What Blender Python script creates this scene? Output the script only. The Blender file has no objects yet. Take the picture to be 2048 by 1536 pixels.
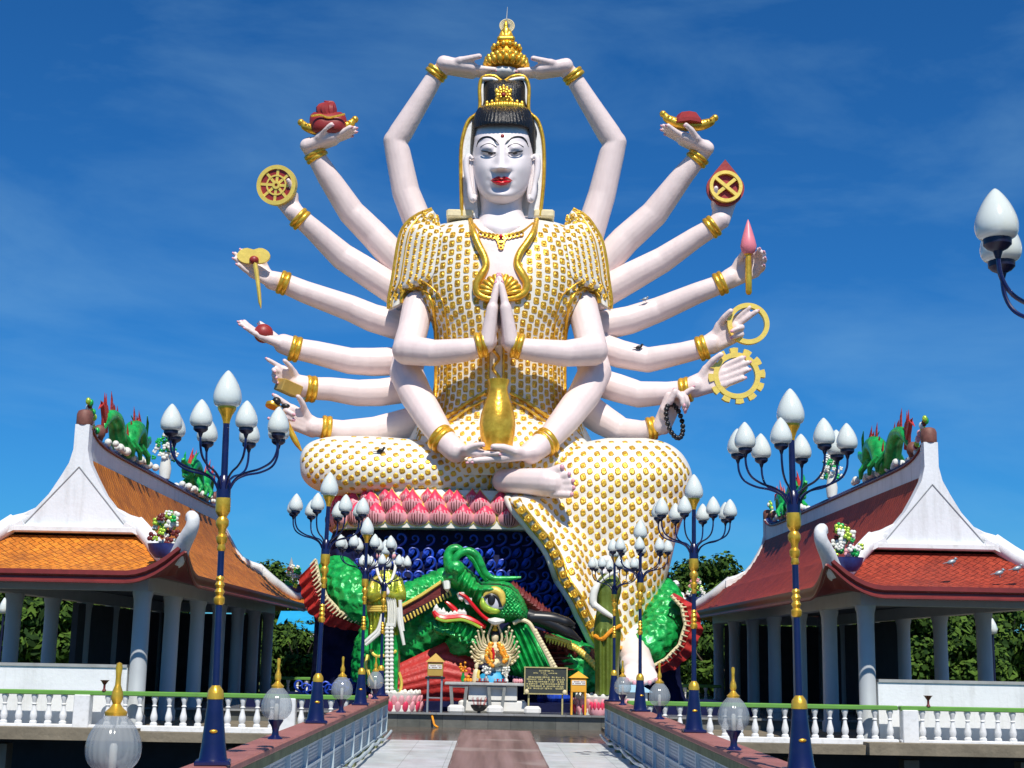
import bpy, math, random
from mathutils import Vector, Matrix, noise
random.seed(7)
S = bpy.context.scene
C = S.collection
R = math.radians
# ------------------------------------------------ camera
ZC = 2.3
FPX = 2800.0
YAW, PITCH, ROLL = 0.7, 10.87, 1.1
CM = Matrix.Rotation(R(-YAW),3,'Z') @ Matrix.Rotation(R(90+PITCH),3,'X') @ Matrix.Rotation(R(ROLL),3,'Z')
cam = bpy.data.objects.new('camera', bpy.data.cameras.new('camera'))
C.objects.link(cam); S.camera = cam
cam.matrix_world = Matrix.Translation((0,0,ZC)) @ CM.to_4x4()
cam.data.sensor_width = 36; cam.data.lens = FPX/2048*36
cam.data.clip_end = 5000; cam.data.clip_start = .1
S.render.resolution_x, S.render.resolution_y = 1024, 768
# ------------------------------------------------ world, sun, exposure
SUN_EL, SUN_AZ = 53, 8      # azimuth: degrees to the right of straight behind the camera
wd = bpy.data.worlds.new('World'); S.world = wd; wd.use_nodes = True
wn = wd.node_tree.nodes; wl = wd.node_tree.links
wn.clear()
wo = wn.new('ShaderNodeOutputWorld'); bg = wn.new('ShaderNodeBackground')
sk = wn.new('ShaderNodeTexSky'); sk.sky_type = 'NISHITA'; sk.sun_disc = False   # the sun lamp below is the disc
sdir = Vector((math.sin(R(SUN_AZ))*math.cos(R(SUN_EL)), -math.cos(R(SUN_AZ))*math.cos(R(SUN_EL)), math.sin(R(SUN_EL))))
sk.sun_elevation = R(SUN_EL); sk.sun_rotation = R(180-SUN_AZ)
sk.altitude = 0; sk.air_density = 1.0; sk.dust_density = 0.15; sk.ozone_density = 5.0
tc = wn.new('ShaderNodeTexCoord'); mp = wn.new('ShaderNodeMapping')
mp.inputs['Scale'].default_value = (1.0,1.0,3.2); mp.inputs['Rotation'].default_value = (0,R(12),0)
nz = wn.new('ShaderNodeTexNoise'); nz.inputs['Scale'].default_value = 3.4; nz.inputs['Detail'].default_value = 7; nz.inputs['Roughness'].default_value = .57; nz.inputs['Distortion'].default_value = .4
cr = wn.new('ShaderNodeValToRGB'); cr.color_ramp.elements[0].position = .46; cr.color_ramp.elements[1].position = .82
cr.color_ramp.elements[1].color = (.22,.22,.22,1)
hs = wn.new('ShaderNodeMix'); hs.data_type='RGBA'; hs.blend_type='MULTIPLY'; hs.inputs[0].default_value=1; hs.inputs[7].default_value=(.13,.50,.84,1)
mx = wn.new('ShaderNodeMix'); mx.data_type='RGBA'; mx.inputs[7].default_value=(3.2,5.8,7.4,1)
wl.new(tc.outputs['Generated'], mp.inputs['Vector']); wl.new(mp.outputs[0], nz.inputs['Vector'])
wl.new(nz.outputs['Fac'], cr.inputs['Fac']); wl.new(sk.outputs[0], hs.inputs[6])
wl.new(hs.outputs[2], mx.inputs[6]); wl.new(cr.outputs[0], mx.inputs[0]); wl.new(mx.outputs[2], bg.inputs['Color'])
bg.inputs['Strength'].default_value = 0.10
wl.new(bg.outputs[0], wo.inputs['Surface'])
sun = bpy.data.objects.new('sun', bpy.data.lights.new('sun','SUN')); C.objects.link(sun)
sun.data.energy = 4.2; sun.data.angle = R(.5); sun.data.color = (1,.94,.84)
sun.rotation_euler = sdir.to_track_quat('Z','Y').to_euler(); sun.location=(0,-10,40)
S.view_settings.view_transform = 'Standard'; S.view_settings.look = 'None'
S.view_settings.exposure = 0.25; S.view_settings.gamma = 1

def P(x, y, Y):                     # photograph pixel (2048 x 1536) -> world point at depth Y
    d = CM @ Vector(((x-1024)/FPX, -(y-768)/FPX, -1))
    return Vector((0,0,ZC)) + d*(Y/d.y)
def PX(Y): return Y/FPX*1.01        # metres per pixel at depth Y
# ------------------------------------------------ helpers
def tag(o, label=None, cat=None, group=None, kind=None):
    if label: o['label']=label
    if cat: o['category']=cat
    if group: o['group']=group
    if kind: o['kind']=kind
    return o
ORG = {}
def thing(name, loc, label, cat, group=None):
    o = bpy.data.objects.new(name, None); C.objects.link(o); o.location = loc
    o.empty_display_size=.2
    ORG[o.name] = Vector(loc); return tag(o, label, cat, group)
def copy_tree(o, parent=None):
    c = o.copy(); C.objects.link(c); c.parent = parent
    for ch in KIDS.get(o.name, []): copy_tree(ch, c)
    return c
KIDS = {}
class MB:
    def __init__(s): s.v=[]; s.f=[]; s.m=[]; s.mi=0
    def add(s, vs, fs, mi=None):
        b=len(s.v); s.v += [Vector(v) for v in vs]
        for f in fs: s.f.append([b+i for i in f]); s.m.append(s.mi if mi is None else mi)
        return s
    def box(s, c, sz, rot=None, mi=None, bev=0):
        c=Vector(c); hx,hy,hz=[k/2 for k in sz]
        if bev<=0:
            vs=[Vector((x*hx,y*hy,z*hz)) for z in(-1,1) for y in(-1,1) for x in(-1,1)]
            fs=[(0,2,3,1),(4,5,7,6),(0,1,5,4),(2,6,7,3),(0,4,6,2),(1,3,7,5)]
        else:
            vs=[];fs=[]
            b=bev
            rings=[(-hz,b),(-hz+b,0),(hz-b,0),(hz,b)]
            for z,i in rings:
                x1,y1=hx-i,hy-i
                q=b if i==0 else b*.6
                for (sx,sy,o) in ((1,1,0),(-1,1,1),(-1,-1,0),(1,-1,1)):
                    a=Vector((sx*x1,sy*(y1-q),z)); d=Vector((sx*(x1-q),sy*y1,z))
                    vs += [a,d] if o==0 else [d,a]
            for r in range(3):
                for k in range(8):
                    fs.append((r*8+k, r*8+(k+1)%8,(r+1)*8+(k+1)%8,(r+1)*8+k))
            fs.append(tuple(range(7,-1,-1))); fs.append(tuple(range(24,32)))
        if rot is not None: vs=[rot@v for v in vs]
        return s.add([v+c for v in vs], fs, mi)
    def lathe(s, prof, c=(0,0,0), seg=20, mi=None, rot=None, sx=1, sy=1):
        c=Vector(c); vs=[]; n=len(prof)
        for r,z in prof:
            for k in range(seg):
                a=2*math.pi*k/seg; v=Vector((r*math.cos(a)*sx,r*math.sin(a)*sy,z))
                if rot is not None: v=rot@v
                vs.append(c+v)
        fs=[(i*seg+k,i*seg+(k+1)%seg,(i+1)*seg+(k+1)%seg,(i+1)*seg+k) for i in range(n-1) for k in range(seg)]
        if prof[0][0]>1e-5: fs.append(tuple(range(seg-1,-1,-1)))
        if prof[-1][0]>1e-5: fs.append(tuple((n-1)*seg+k for k in range(seg)))
        return s.add(vs,fs,mi)
    def tube(s, pts, rad, seg=10, mi=None, sub=1, flat=1.0, cap=True, up=None, closed=False):
        pts=[Vector(p) for p in pts]
        if not hasattr(rad,'__len__'): rad=[rad]*len(pts)
        if sub>1: pts,rad=spline(pts,rad,sub,closed)
        n=len(pts); vs=[]
        if closed: tg=[(pts[(i+1)%n]-pts[i-1]).normalized() for i in range(n)]
        else: tg=[(pts[min(i+1,n-1)]-pts[max(i-1,0)]).normalized() for i in range(n)]
        u=Vector(up) if up else (Vector((0,0,1)) if abs(tg[0].z)<.9 else Vector((1,0,0)))
        for i in range(n):
            t=tg[i]; u=(u-t*u.dot(t))
            if u.length<1e-6: u=t.orthogonal()
            u.normalize(); w=t.cross(u)
            for k in range(seg):
                a=2*math.pi*k/seg
                vs.append(pts[i]+(u*math.cos(a)*flat+w*math.sin(a))*rad[i])
        fs=[(i*seg+k,i*seg+(k+1)%seg,(i+1)*seg+(k+1)%seg,(i+1)*seg+k) for i in range(n-1) for k in range(seg)]
        if closed: fs+=[((n-1)*seg+k,(n-1)*seg+(k+1)%seg,(k+1)%seg,k) for k in range(seg)]
        elif cap:
            fs.append(tuple(range(seg-1,-1,-1))); fs.append(tuple((n-1)*seg+k for k in range(seg)))
        return s.add(vs,fs,mi)
    def ball(s, c, r, seg=14, rings=9, mi=None, rot=None):
        if not hasattr(r,'__len__'): r=(r,r,r)
        c=Vector(c); vs=[];fs=[]
        for i in range(1,rings):
            p=math.pi*i/rings
            for k in range(seg):
                a=2*math.pi*k/seg; vs.append(Vector((r[0]*math.sin(p)*math.cos(a),r[1]*math.sin(p)*math.sin(a),r[2]*math.cos(p))))
        vs+= [Vector((0,0,r[2])),Vector((0,0,-r[2]))]; N=(rings-1)*seg
        for i in range(rings-2):
            for k in range(seg): fs.append((i*seg+k,(i+1)*seg+k,(i+1)*seg+(k+1)%seg,i*seg+(k+1)%seg))
        for k in range(seg): fs.append((N,k,(k+1)%seg)); fs.append((N+1,(rings-2)*seg+(k+1)%seg,(rings-2)*seg+k))
        if rot is not None: vs=[rot@v for v in vs]
        return s.add([v+c for v in vs],fs,mi)
    def cap(s, a, b, ra, rb, seg=10):        # tapered capsule for remeshing
        a=Vector(a); b=Vector(b); s.tube([a,b],[ra,rb],seg); s.ball(a,ra,seg,7); s.ball(b,rb,seg,7); return s
    def prism(s, poly, d0, d1, mi=None, ax=1):  # poly of (a,b) pairs; extruded along axis ax between d0 and d1
        def mk(a,b,d): return Vector((a,d,b)) if ax==1 else (Vector((d,a,b)) if ax==0 else Vector((a,b,d)))
        n=len(poly); vs=[mk(a,b,d0) for a,b in poly]+[mk(a,b,d1) for a,b in poly]
        fs=[tuple(range(n)),tuple(range(2*n-1,n-1,-1))]+[(i,n+i,n+(i+1)%n,(i+1)%n) for i in range(n)]
        return s.add(vs,fs,mi)
    def grid(s, fn, nu, nv, mi=None, wrap=False):
        vs=[fn(i/nu,j/nv) for j in range(nv+1) for i in range(nu+(0 if wrap else 1))]
        w=nu if wrap else nu+1
        fs=[(j*w+i,j*w+(i+1)%w,(j+1)*w+(i+1)%w,(j+1)*w+i) for j in range(nv) for i in range(nu)]
        return s.add(vs,fs,mi)
    def plate(s, poly3, thick, mi=None):      # planar-ish polygon with thickness vector
        n=len(poly3); t=Vector(thick); a=[Vector(p) for p in poly3]
        vs=a+[p+t for p in a]
        fs=[tuple(range(n)),tuple(range(2*n-1,n-1,-1))]+[(i,n+i,n+(i+1)%n,(i+1)%n) for i in range(n)]
        return s.add(vs,fs,mi)
    def mesh(s, name, off=Vector((0,0,0)), ang=40, fix=True):
        me=bpy.data.meshes.new(name)
        me.from_pydata([tuple(v-off) for v in s.v],[],s.f)
        me.polygons.foreach_set('material_index', s.m)
        if fix:
            import bmesh
            bm=bmesh.new(); bm.from_mesh(me); bmesh.ops.recalc_face_normals(bm,faces=bm.faces); bm.to_mesh(me); bm.free()
        me.update(); me.shade_smooth(); me.set_sharp_from_angle(angle=R(ang))
        return me
    def build(s, name, mats, parent=None, ang=40, label=None, fix=True, remesh=0, smooth=0):
        off = ORG.get(parent.name, Vector((0,0,0))) if parent else Vector((0,0,0))
        me=s.mesh(name, off, ang, fix)
        if not isinstance(mats,(list,tuple)): mats=[mats]
        if remesh:
            for m in mats: me.materials.append(m)
            t=bpy.data.objects.new('tmp',me); C.objects.link(t)
            md=t.modifiers.new('r','REMESH'); md.mode='VOXEL'; md.voxel_size=remesh; md.use_smooth_shade=True
            if smooth:
                m2=t.modifiers.new('s','SMOOTH'); m2.iterations=smooth; m2.factor=.5
            dg=bpy.context.evaluated_depsgraph_get(); dg.update()
            me2=bpy.data.meshes.new_from_object(t.evaluated_get(dg)); me2.shade_smooth()
            bpy.data.objects.remove(t); bpy.data.meshes.remove(me); me=me2; me.name=name
            if not len(me.materials):
                for m in mats: me.materials.append(m)
        else:
            for m in mats: me.materials.append(m)
        o=bpy.data.objects.new(name,me); C.objects.link(o)
        if parent:
            o.parent=parent; ORG[o.name]=off; KIDS.setdefault(parent.name,[]).append(o)
        if label: o['label']=label
        return o
def spline(pts, rad, sub, closed=False):
    n=len(pts); op=[];orr=[]
    segs = n if closed else n-1
    for i in range(segs):
        if closed: p0,p1,p2,p3=[pts[(i+k)%n] for k in(-1,0,1,2)]; r1,r2=rad[i],rad[(i+1)%n]
        else:
            p0,p1,p2,p3=pts[max(i-1,0)],pts[i],pts[i+1],pts[min(i+2,n-1)]; r1,r2=rad[i],rad[i+1]
        for k in range(sub):
            t=k/sub
            op.append(.5*((2*p1)+(p2-p0)*t+(2*p0-5*p1+4*p2-p3)*t*t+(3*p1-p0-3*p2+p3)*t**3)); orr.append(r1+(r2-r1)*(t*t*(3-2*t)))
    if not closed: op.append(pts[-1]); orr.append(rad[-1])
    return op,orr
def lerp(a,b,t): return a+(b-a)*t
def interp(tab, y):                 # rows of (y, a, b, ...) smooth interpolation
    if y<=tab[0][0]: return tab[0][1:]
    for i in range(len(tab)-1):
        if y<=tab[i+1][0]:
            t=(y-tab[i][0])/(tab[i+1][0]-tab[i][0])
            p0=tab[max(i-1,0)];p1=tab[i];p2=tab[i+1];p3=tab[min(i+2,len(tab)-1)]
            out=[]
            for k in range(1,len(p1)):
                h=p2[0]-p1[0]
                m1=(p2[k]-p0[k])/max(1e-6,(p2[0]-p0[0]))*h; m2=(p3[k]-p1[k])/max(1e-6,(p3[0]-p1[0]))*h
                out.append((2*t**3-3*t*t+1)*p1[k]+(t**3-2*t*t+t)*m1+(-2*t**3+3*t*t)*p2[k]+(t**3-t*t)*m2)
            return tuple(out)
    return tab[-1][1:]
# ------------------------------------------------ materials
def mat(name, col, rough=.5, metal=0, var=.08, sc=2.0, bump=0, bsc=12, spec=.5, dirt=0, dirtcol=(.12,.11,.08), coat=0, streak=False, hue=None):
    m=bpy.data.materials.new(name); m.use_nodes=True; nt=m.node_tree; n=nt.nodes; l=nt.links
    b=n['Principled BSDF']; b.inputs['Roughness'].default_value=rough; b.inputs['Metallic'].default_value=metal
    b.inputs['Specular IOR Level'].default_value=spec; b.inputs['Coat Weight'].default_value=coat; b.inputs['Coat Roughness'].default_value=.1
    t=n.new('ShaderNodeTexCoord'); a=n.new('ShaderNodeTexNoise'); a.inputs['Scale'].default_value=sc; a.inputs['Detail'].default_value=6; a.inputs['Roughness'].default_value=.6
    l.new(t.outputs['Object'],a.inputs['Vector'])
    r=n.new('ShaderNodeValToRGB'); e=r.color_ramp.elements
    e[0].position=.3; e[1].position=.7
    h=hue or col
    e[0].color=(*[max(0,c*(1-var)) for c in h],1); e[1].color=(*[min(1,c*(1+var)) for c in col],1)
    l.new(a.outputs['Fac'],r.inputs['Fac']); out=r.outputs[0]
    if dirt:
        mp=n.new('ShaderNodeMapping'); mp.inputs['Scale'].default_value=(1,1,.12) if streak else (1,1,1)
        d=n.new('ShaderNodeTexNoise'); d.inputs['Scale'].default_value=sc*2.7; d.inputs['Detail'].default_value=9; d.inputs['Roughness'].default_value=.65
        l.new(t.outputs['Object'],mp.inputs['Vector']); l.new(mp.outputs[0],d.inputs['Vector'])
        q=n.new('ShaderNodeValToRGB'); q.color_ramp.elements[0].position=.5; q.color_ramp.elements[1].position=.78
        q.color_ramp.elements[1].color=(dirt,dirt,dirt,1)
        l.new(d.outputs['Fac'],q.inputs['Fac'])
        x=n.new('ShaderNodeMix'); x.data_type='RGBA'; x.inputs[7].default_value=(*dirtcol,1)
        l.new(q.outputs[0],x.inputs[0]); l.new(out,x.inputs[6]); out=x.outputs[2]
    l.new(out,b.inputs['Base Color'])
    if bump:
        c=n.new('ShaderNodeTexNoise'); c.inputs['Scale'].default_value=bsc; c.inputs['Detail'].default_value=5
        l.new(t.outputs['Object'],c.inputs['Vector'])
        u=n.new('ShaderNodeBump'); u.inputs['Strength'].default_value=bump; u.inputs['Distance'].default_value=.05
        l.new(c.outputs['Fac'],u.inputs['Height']); l.new(u.outputs[0],b.inputs['Normal'])
    return m
SKIN=mat('skin_paint',(.80,.66,.63),.45,var=.06,sc=.9,bump=.3,bsc=2.2,dirt=.42,dirtcol=(.60,.45,.45),streak=True)
FACE=mat('face_paint',(.82,.75,.75),.36,var=.03,sc=.8,bump=.08,bsc=3,dirt=.2,dirtcol=(.58,.5,.55),streak=True)
NAIL=mat('nail_paint',(.72,.36,.42),.3)
ROBE=mat('robe_white',(.81,.78,.69),.4,var=.05,sc=1,bump=.25,bsc=4,dirt=.3,dirtcol=(.50,.42,.30))
GOLD=mat('gold_paint',(.88,.54,.06),.3,metal=.6,var=.15,sc=3,bump=.3,bsc=7,hue=(.74,.38,.03))
GOLDD=mat('ornament_gold',(.86,.49,.05),.34,metal=.45,var=.28,sc=5,bump=.5,bsc=14,hue=(.60,.29,.025))
YEL=mat('yellow_gold',(.90,.66,.13),.38,metal=.25,var=.1,sc=2,bump=.2,bsc=6)
HAIR=mat('hair_black',(.007,.008,.009),.33,var=.4,sc=8,bump=.6,bsc=18)
BLACK=mat('black_paint',(.012,.012,.014),.35)
RED=mat('dark_red_paint',(.30,.025,.022),.45,var=.15,sc=2,bump=.2,bsc=6)
LIP=mat('lip_red',(.62,.008,.015),.25)
EYEW=mat('eye_white',(.62,.62,.68),.25)
NAVY=mat('navy_enamel',(.004,.007,.062),.3,var=.2,sc=3,coat=.2,dirt=.15,dirtcol=(.05,.05,.09))
DNAVY=mat('dark_navy',(.008,.009,.035),.35)
LBLUE=mat('wave_blue',(.012,.06,.46),.4,metal=.1,var=.5,sc=2.2,bump=.4,bsc=5,hue=(.006,.012,.12))
DKBASE=mat('base_blue_black',(.008,.011,.05),.7,var=.4,sc=1.5,bump=.5,bsc=3,spec=.12)
PINKL=mat('petal_pink',(.74,.34,.37),.5,var=.12,sc=5,dirt=.25,dirtcol=(.4,.12,.16))
PINKH=mat('petal_hot',(.72,.045,.11),.4,var=.12,sc=5)
PINKB=mat('bud_pink',(.78,.22,.27),.4,var=.08)
WHITE=mat('white_wall',(.76,.78,.80),.6,var=.05,sc=1,bump=.15,bsc=10,dirt=.5,dirtcol=(.36,.35,.31),streak=True)
WHITE2=mat('white_trim',(.78,.79,.79),.5,var=.05,sc=2,bump=.12,bsc=10,dirt=.45,dirtcol=(.33,.32,.27))
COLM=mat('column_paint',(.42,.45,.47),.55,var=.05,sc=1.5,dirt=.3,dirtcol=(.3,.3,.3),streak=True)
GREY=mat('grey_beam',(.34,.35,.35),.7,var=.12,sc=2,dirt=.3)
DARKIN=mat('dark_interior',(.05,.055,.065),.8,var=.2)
BRRED=mat('fascia_red',(.19,.022,.02),.5,var=.2,sc=3)
BRN=mat('cap_brown',(.20,.075,.055),.6,var=.25,sc=8,dirt=.3)
BLUET=mat('blue_trim',(.03,.05,.22),.5,var=.3,sc=6,dirt=.2)
GREENR=mat('rail_green',(.13,.33,.055),.5,var=.08,sc=2,dirt=.25)
SLAB=mat('concrete_slab',(.20,.17,.12),.85,var=.25,sc=1.2,bump=.5,bsc=6,dirt=.5,streak=True)
COPE=mat('coping_red',(.36,.135,.11),.6,var=.15,sc=1.5,bump=.3,bsc=9,dirt=.55,dirtcol=(.24,.10,.085))
ALGAE=mat('algae_beam',(.17,.19,.09),.8,var=.3,sc=2.5,bump=.4,bsc=8,dirt=.6,dirtcol=(.06,.07,.03),streak=True)
PANEL=mat('panel_grey',(.30,.38,.43),.45,var=.10,sc=1.6,dirt=.5,dirtcol=(.2,.26,.27),streak=True,bump=.2,bsc=5)
PFRAME=mat('panel_frame',(.45,.54,.58),.45,var=.08,sc=2,dirt=.4,dirtcol=(.3,.32,.3))
STONE=mat('kerb_stone',(.13,.135,.12),.4,var=.3,sc=3,dirt=.5,dirtcol=(.04,.04,.035))
GRAN=mat('brown_granite',(.15,.105,.08),.25,var=.3,sc=4,dirt=.4,dirtcol=(.3,.25,.2))
EGRN=mat('dragon_green',(.014,.42,.085),.33,metal=.15,var=.3,sc=4,bump=.3,bsc=10,hue=(.006,.22,.04))
LGRN=mat('light_green',(.42,.62,.06),.3,metal=.35,var=.2,sc=3,bump=.2,bsc=8)
GGRN=mat('gold_green',(.50,.50,.05),.28,metal=.6,var=.35,sc=3,bump=.5,bsc=10,hue=(.2,.3,.03))
OLIVE=mat('olive_robe',(.15,.20,.03),.4,metal=.3,var=.2,sc=3,bump=.3,bsc=8)
FRED=mat('fin_red',(.46,.03,.025),.5,var=.2,sc=4,bump=.5,bsc=9)
MAROON=mat('maroon',(.13,.012,.01),.5,var=.25,sc=4,bump=.4,bsc=9)
TEETH=mat('teeth',(.75,.75,.68),.35)
ORANGE=mat('marigold',(.85,.30,.01),.6,var=.25,sc=9,bump=.4,bsc=20)
PAPR=mat('paper_white',(.75,.74,.70),.6,var=.06)
STEEL=mat('grey_steel',(.30,.34,.36),.4,metal=.4)
CREAM=mat('cream_paint',(.72,.62,.38),.5,var=.15,sc=5)
ORBOX=mat('orange_box',(.78,.38,.03),.45,var=.1)
OCH=mat('ochre_box',(.50,.32,.07),.4,metal=.2,var=.15)
SIGNB=mat('sign_black',(.045,.048,.04),.4)
SIGNG=mat('sign_gold',(.42,.37,.16),.5,var=.2,sc=12)
POOLB=mat('blue_roof',(.02,.34,.62),.5,var=.1)
BUSHM=mat('hedge',(.06,.10,.02),.9,var=.4,sc=2,bump=1,bsc=5)
GRASS=mat('grass',(.10,.15,.025),.95,var=.4,sc=.6,bump=1,bsc=8,hue=(.14,.14,.04))
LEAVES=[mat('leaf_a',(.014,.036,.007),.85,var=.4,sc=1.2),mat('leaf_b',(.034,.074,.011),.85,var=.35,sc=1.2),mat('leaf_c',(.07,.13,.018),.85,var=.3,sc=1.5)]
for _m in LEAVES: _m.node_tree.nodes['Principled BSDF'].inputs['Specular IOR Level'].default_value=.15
BARK=mat('bark',(.12,.09,.06),.9,var=.3,sc=5,bump=.6)
def globe_mat():
    m=mat('opal_glass',(.66,.71,.67),.14,var=.02,sc=2,coat=.6,dirt=.1,dirtcol=(.55,.58,.5))
    b=m.node_tree.nodes['Principled BSDF']; b.inputs['Subsurface Weight'].default_value=.25; b.inputs['Subsurface Radius'].default_value=(.1,.1,.1)
    return m
OPAL=globe_mat()
def clear_mat():
    m=mat('ribbed_glass',(.36,.40,.42),.10,var=.03,spec=.7)
    b=m.node_tree.nodes['Principled BSDF']; b.inputs['Alpha'].default_value=.50; return m
CLEARG=clear_mat()
def tile_mat(name, c1, c2, c3):
    m=bpy.data.materials.new(name); m.use_nodes=True; nt=m.node_tree; n=nt.nodes; l=nt.links
    b=n['Principled BSDF']; b.inputs['Roughness'].default_value=.62; b.inputs['Specular IOR Level'].default_value=.22
    uv=n.new('ShaderNodeUVMap'); uv.uv_map='UVMap'
    mp=n.new('ShaderNodeMapping'); mp.inputs['Rotation'].default_value=(0,0,R(45)); mp.inputs['Scale'].default_value=(5.2,5.2,1)
    ch=n.new('ShaderNodeTexBrick'); ch.offset=0; ch.inputs['Scale'].default_value=1; ch.inputs['Mortar Size'].default_value=.06; ch.inputs['Mortar Smooth'].default_value=.6
    ch.inputs['Brick Width'].default_value=1; ch.inputs['Row Height'].default_value=1
    ch.inputs['Color1'].default_value=(*c1,1); ch.inputs['Color2'].default_value=(*c2,1); ch.inputs['Mortar'].default_value=(*[k*.42 for k in c3],1)
    l.new(uv.outputs[0],mp.inputs[0]); l.new(mp.outputs[0],ch.inputs['Vector'])
    a=n.new('ShaderNodeTexNoise'); a.inputs['Scale'].default_value=1.3; a.inputs['Detail'].default_value=8; a.inputs['Roughness'].default_value=.7
    t=n.new('ShaderNodeTexCoord'); l.new(t.outputs['Object'],a.inputs[0])
    q=n.new('ShaderNodeValToRGB'); q.color_ramp.elements[0].position=.44; q.color_ramp.elements[1].position=.68; q.color_ramp.elements[1].color=(.75,.75,.75,1)
    l.new(a.outputs['Fac'],q.inputs[0])
    x=n.new('ShaderNodeMix'); x.data_type='RGBA'; x.inputs[7].default_value=(*c3,1)
    l.new(q.outputs[0],x.inputs[0]); l.new(ch.outputs['Color'],x.inputs[6]); l.new(x.outputs[2],b.inputs['Base Color'])
    u=n.new('ShaderNodeBump'); u.inputs['Strength'].default_value=.8; u.inputs['Distance'].default_value=.04; u.invert=True
    l.new(ch.outputs['Fac'],u.inputs['Height']); l.new(u.outputs[0],b.inputs['Normal'])
    return m
TILEO=tile_mat('orange_tiles',(.74,.25,.025),(.58,.17,.016),(.26,.08,.02))
TILER=tile_mat('red_tiles',(.40,.055,.025),(.31,.038,.018),(.17,.025,.015))
# ------------------------------------------------ surfaces made of pixel-traced rows
class Surf:
    def __init__(s, rows, p=2.2, Y0=None):   # rows: (y, xl, xr, Yc, bulge)
        s.r=rows; s.p=p; s.y0=rows[0][0]; s.y1=rows[-1][0]; s.extra=None
    def row(s,y): return interp(s.r,y)
    def depth(s,x,y):
        xl,xr,Yc,b=s.row(y); h=max(1,(xr-xl)/2); t=min(1,abs((x-(xl+xr)/2)/h))
        d=Yc-b*(1-t**s.p)**(1/s.p)
        return d-(s.extra(x,y) if s.extra else 0)
    def at(s,x,y,off=0): return P(x,y,s.depth(x,y)-off)
    def fromang(s,a,y,off=0):                # a 0..pi left to right over the front
        xl,xr,Yc,b=s.row(y); c=(xl+xr)/2; h=(xr-xl)/2
        x=c-h*math.copysign(abs(math.cos(a))**(2/s.p),math.cos(a))
        Y=Yc-b*math.sin(a)**(2/s.p)
        if s.extra: Y-=s.extra(x,y)
        return P(x,y,Y-off) if not off else P(x,y,Y)+s.nrm(a,y)*off
    def nrm(s,a,y):
        e=.04; a0=max(.001,a-e);a1=min(math.pi-.001,a+e)
        u=s.fromang(a1,y)-s.fromang(a0,y); v=s.fromang(a,min(s.y1,y+3))-s.fromang(a,max(s.y0,y-3))
        n=v.cross(u); 
        if n.length<1e-9: return Vector((0,-1,0))
        n.normalize()
        return n if n.y<0.2 else -n
    def mesh(s, mb, nv=60, nu=48, back=None, mi=None, wav=None):
        ys=[lerp(s.y0,s.y1,j/nv) for j in range(nv+1)]; vs=[]
        nb=nu//2; w=nu+1+nb-1
        for y in ys:
            xl,xr,Yc,b=s.row(y); c=(xl+xr)/2; h=(xr-xl)/2; bk=back if back is not None else b*.8
            for i in range(nu+1):
                p=s.fromang(math.pi*i/nu,y)
                if wav: p.y-=wav(i/nu,y)
                vs.append(p)
            for i in range(1,nb):
                a=math.pi*i/nb
                vs.append(P(c+h*math.cos(a),y,Yc)+Vector((0,bk*math.sin(a),0)))
        fs=[(j*w+i,j*w+(i+1)%w,(j+1)*w+(i+1)%w,(j+1)*w+i) for j in range(nv) for i in range(w)]
        fs.append(tuple(range(w-1,-1,-1))); fs.append(tuple(nv*w+i for i in range(w)))
        mb.add(vs,fs,mi)
def stud(mb, p, n, up, w, h, d, mi, kind=0):
    up=(up-n*up.dot(n)).normalized(); r=up.cross(n)
    K=8; vs=[];fs=[]
    if kind==0: prof=[(1,0),(.92,.7),(.62,.75),(.55,.35),(.3,1.0)]; ex=.45
    else: prof=[(1,0),(.84,.8),(.45,1.0),(.2,.75)]; ex=1.0
    for q,z in prof:
        for k in range(K):
            a=2*math.pi*(k+.5)/K; cx=math.copysign(abs(math.cos(a))**ex,math.cos(a)); cy=math.copysign(abs(math.sin(a))**ex,math.sin(a))
            if kind==1:
                m=1+.12*(k%2)
                if cy>0: cy*=1.15; cx*=.95
                cx*=m; cy*=m
            vs.append(p+r*(cx*w*q)+up*(cy*h*q)+n*(d*z-.02))
    for i in range(len(prof)-1):
        for k in range(K): fs.append((i*K+k,i*K+(k+1)%K,(i+1)*K+(k+1)%K,(i+1)*K+k))
    fs.append(tuple((len(prof)-1)*K+k for k in range(K)))
    mb.add(vs,fs,mi)
def inpoly(x,y,poly):
    c=False;n=len(poly)
    for i in range(n):
        x1,y1=poly[i];x2,y2=poly[i-1]
        if (y1>y)!=(y2>y) and x<(x2-x1)*(y-y1)/(y2-y1)+x1: c=not c
    return c
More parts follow.
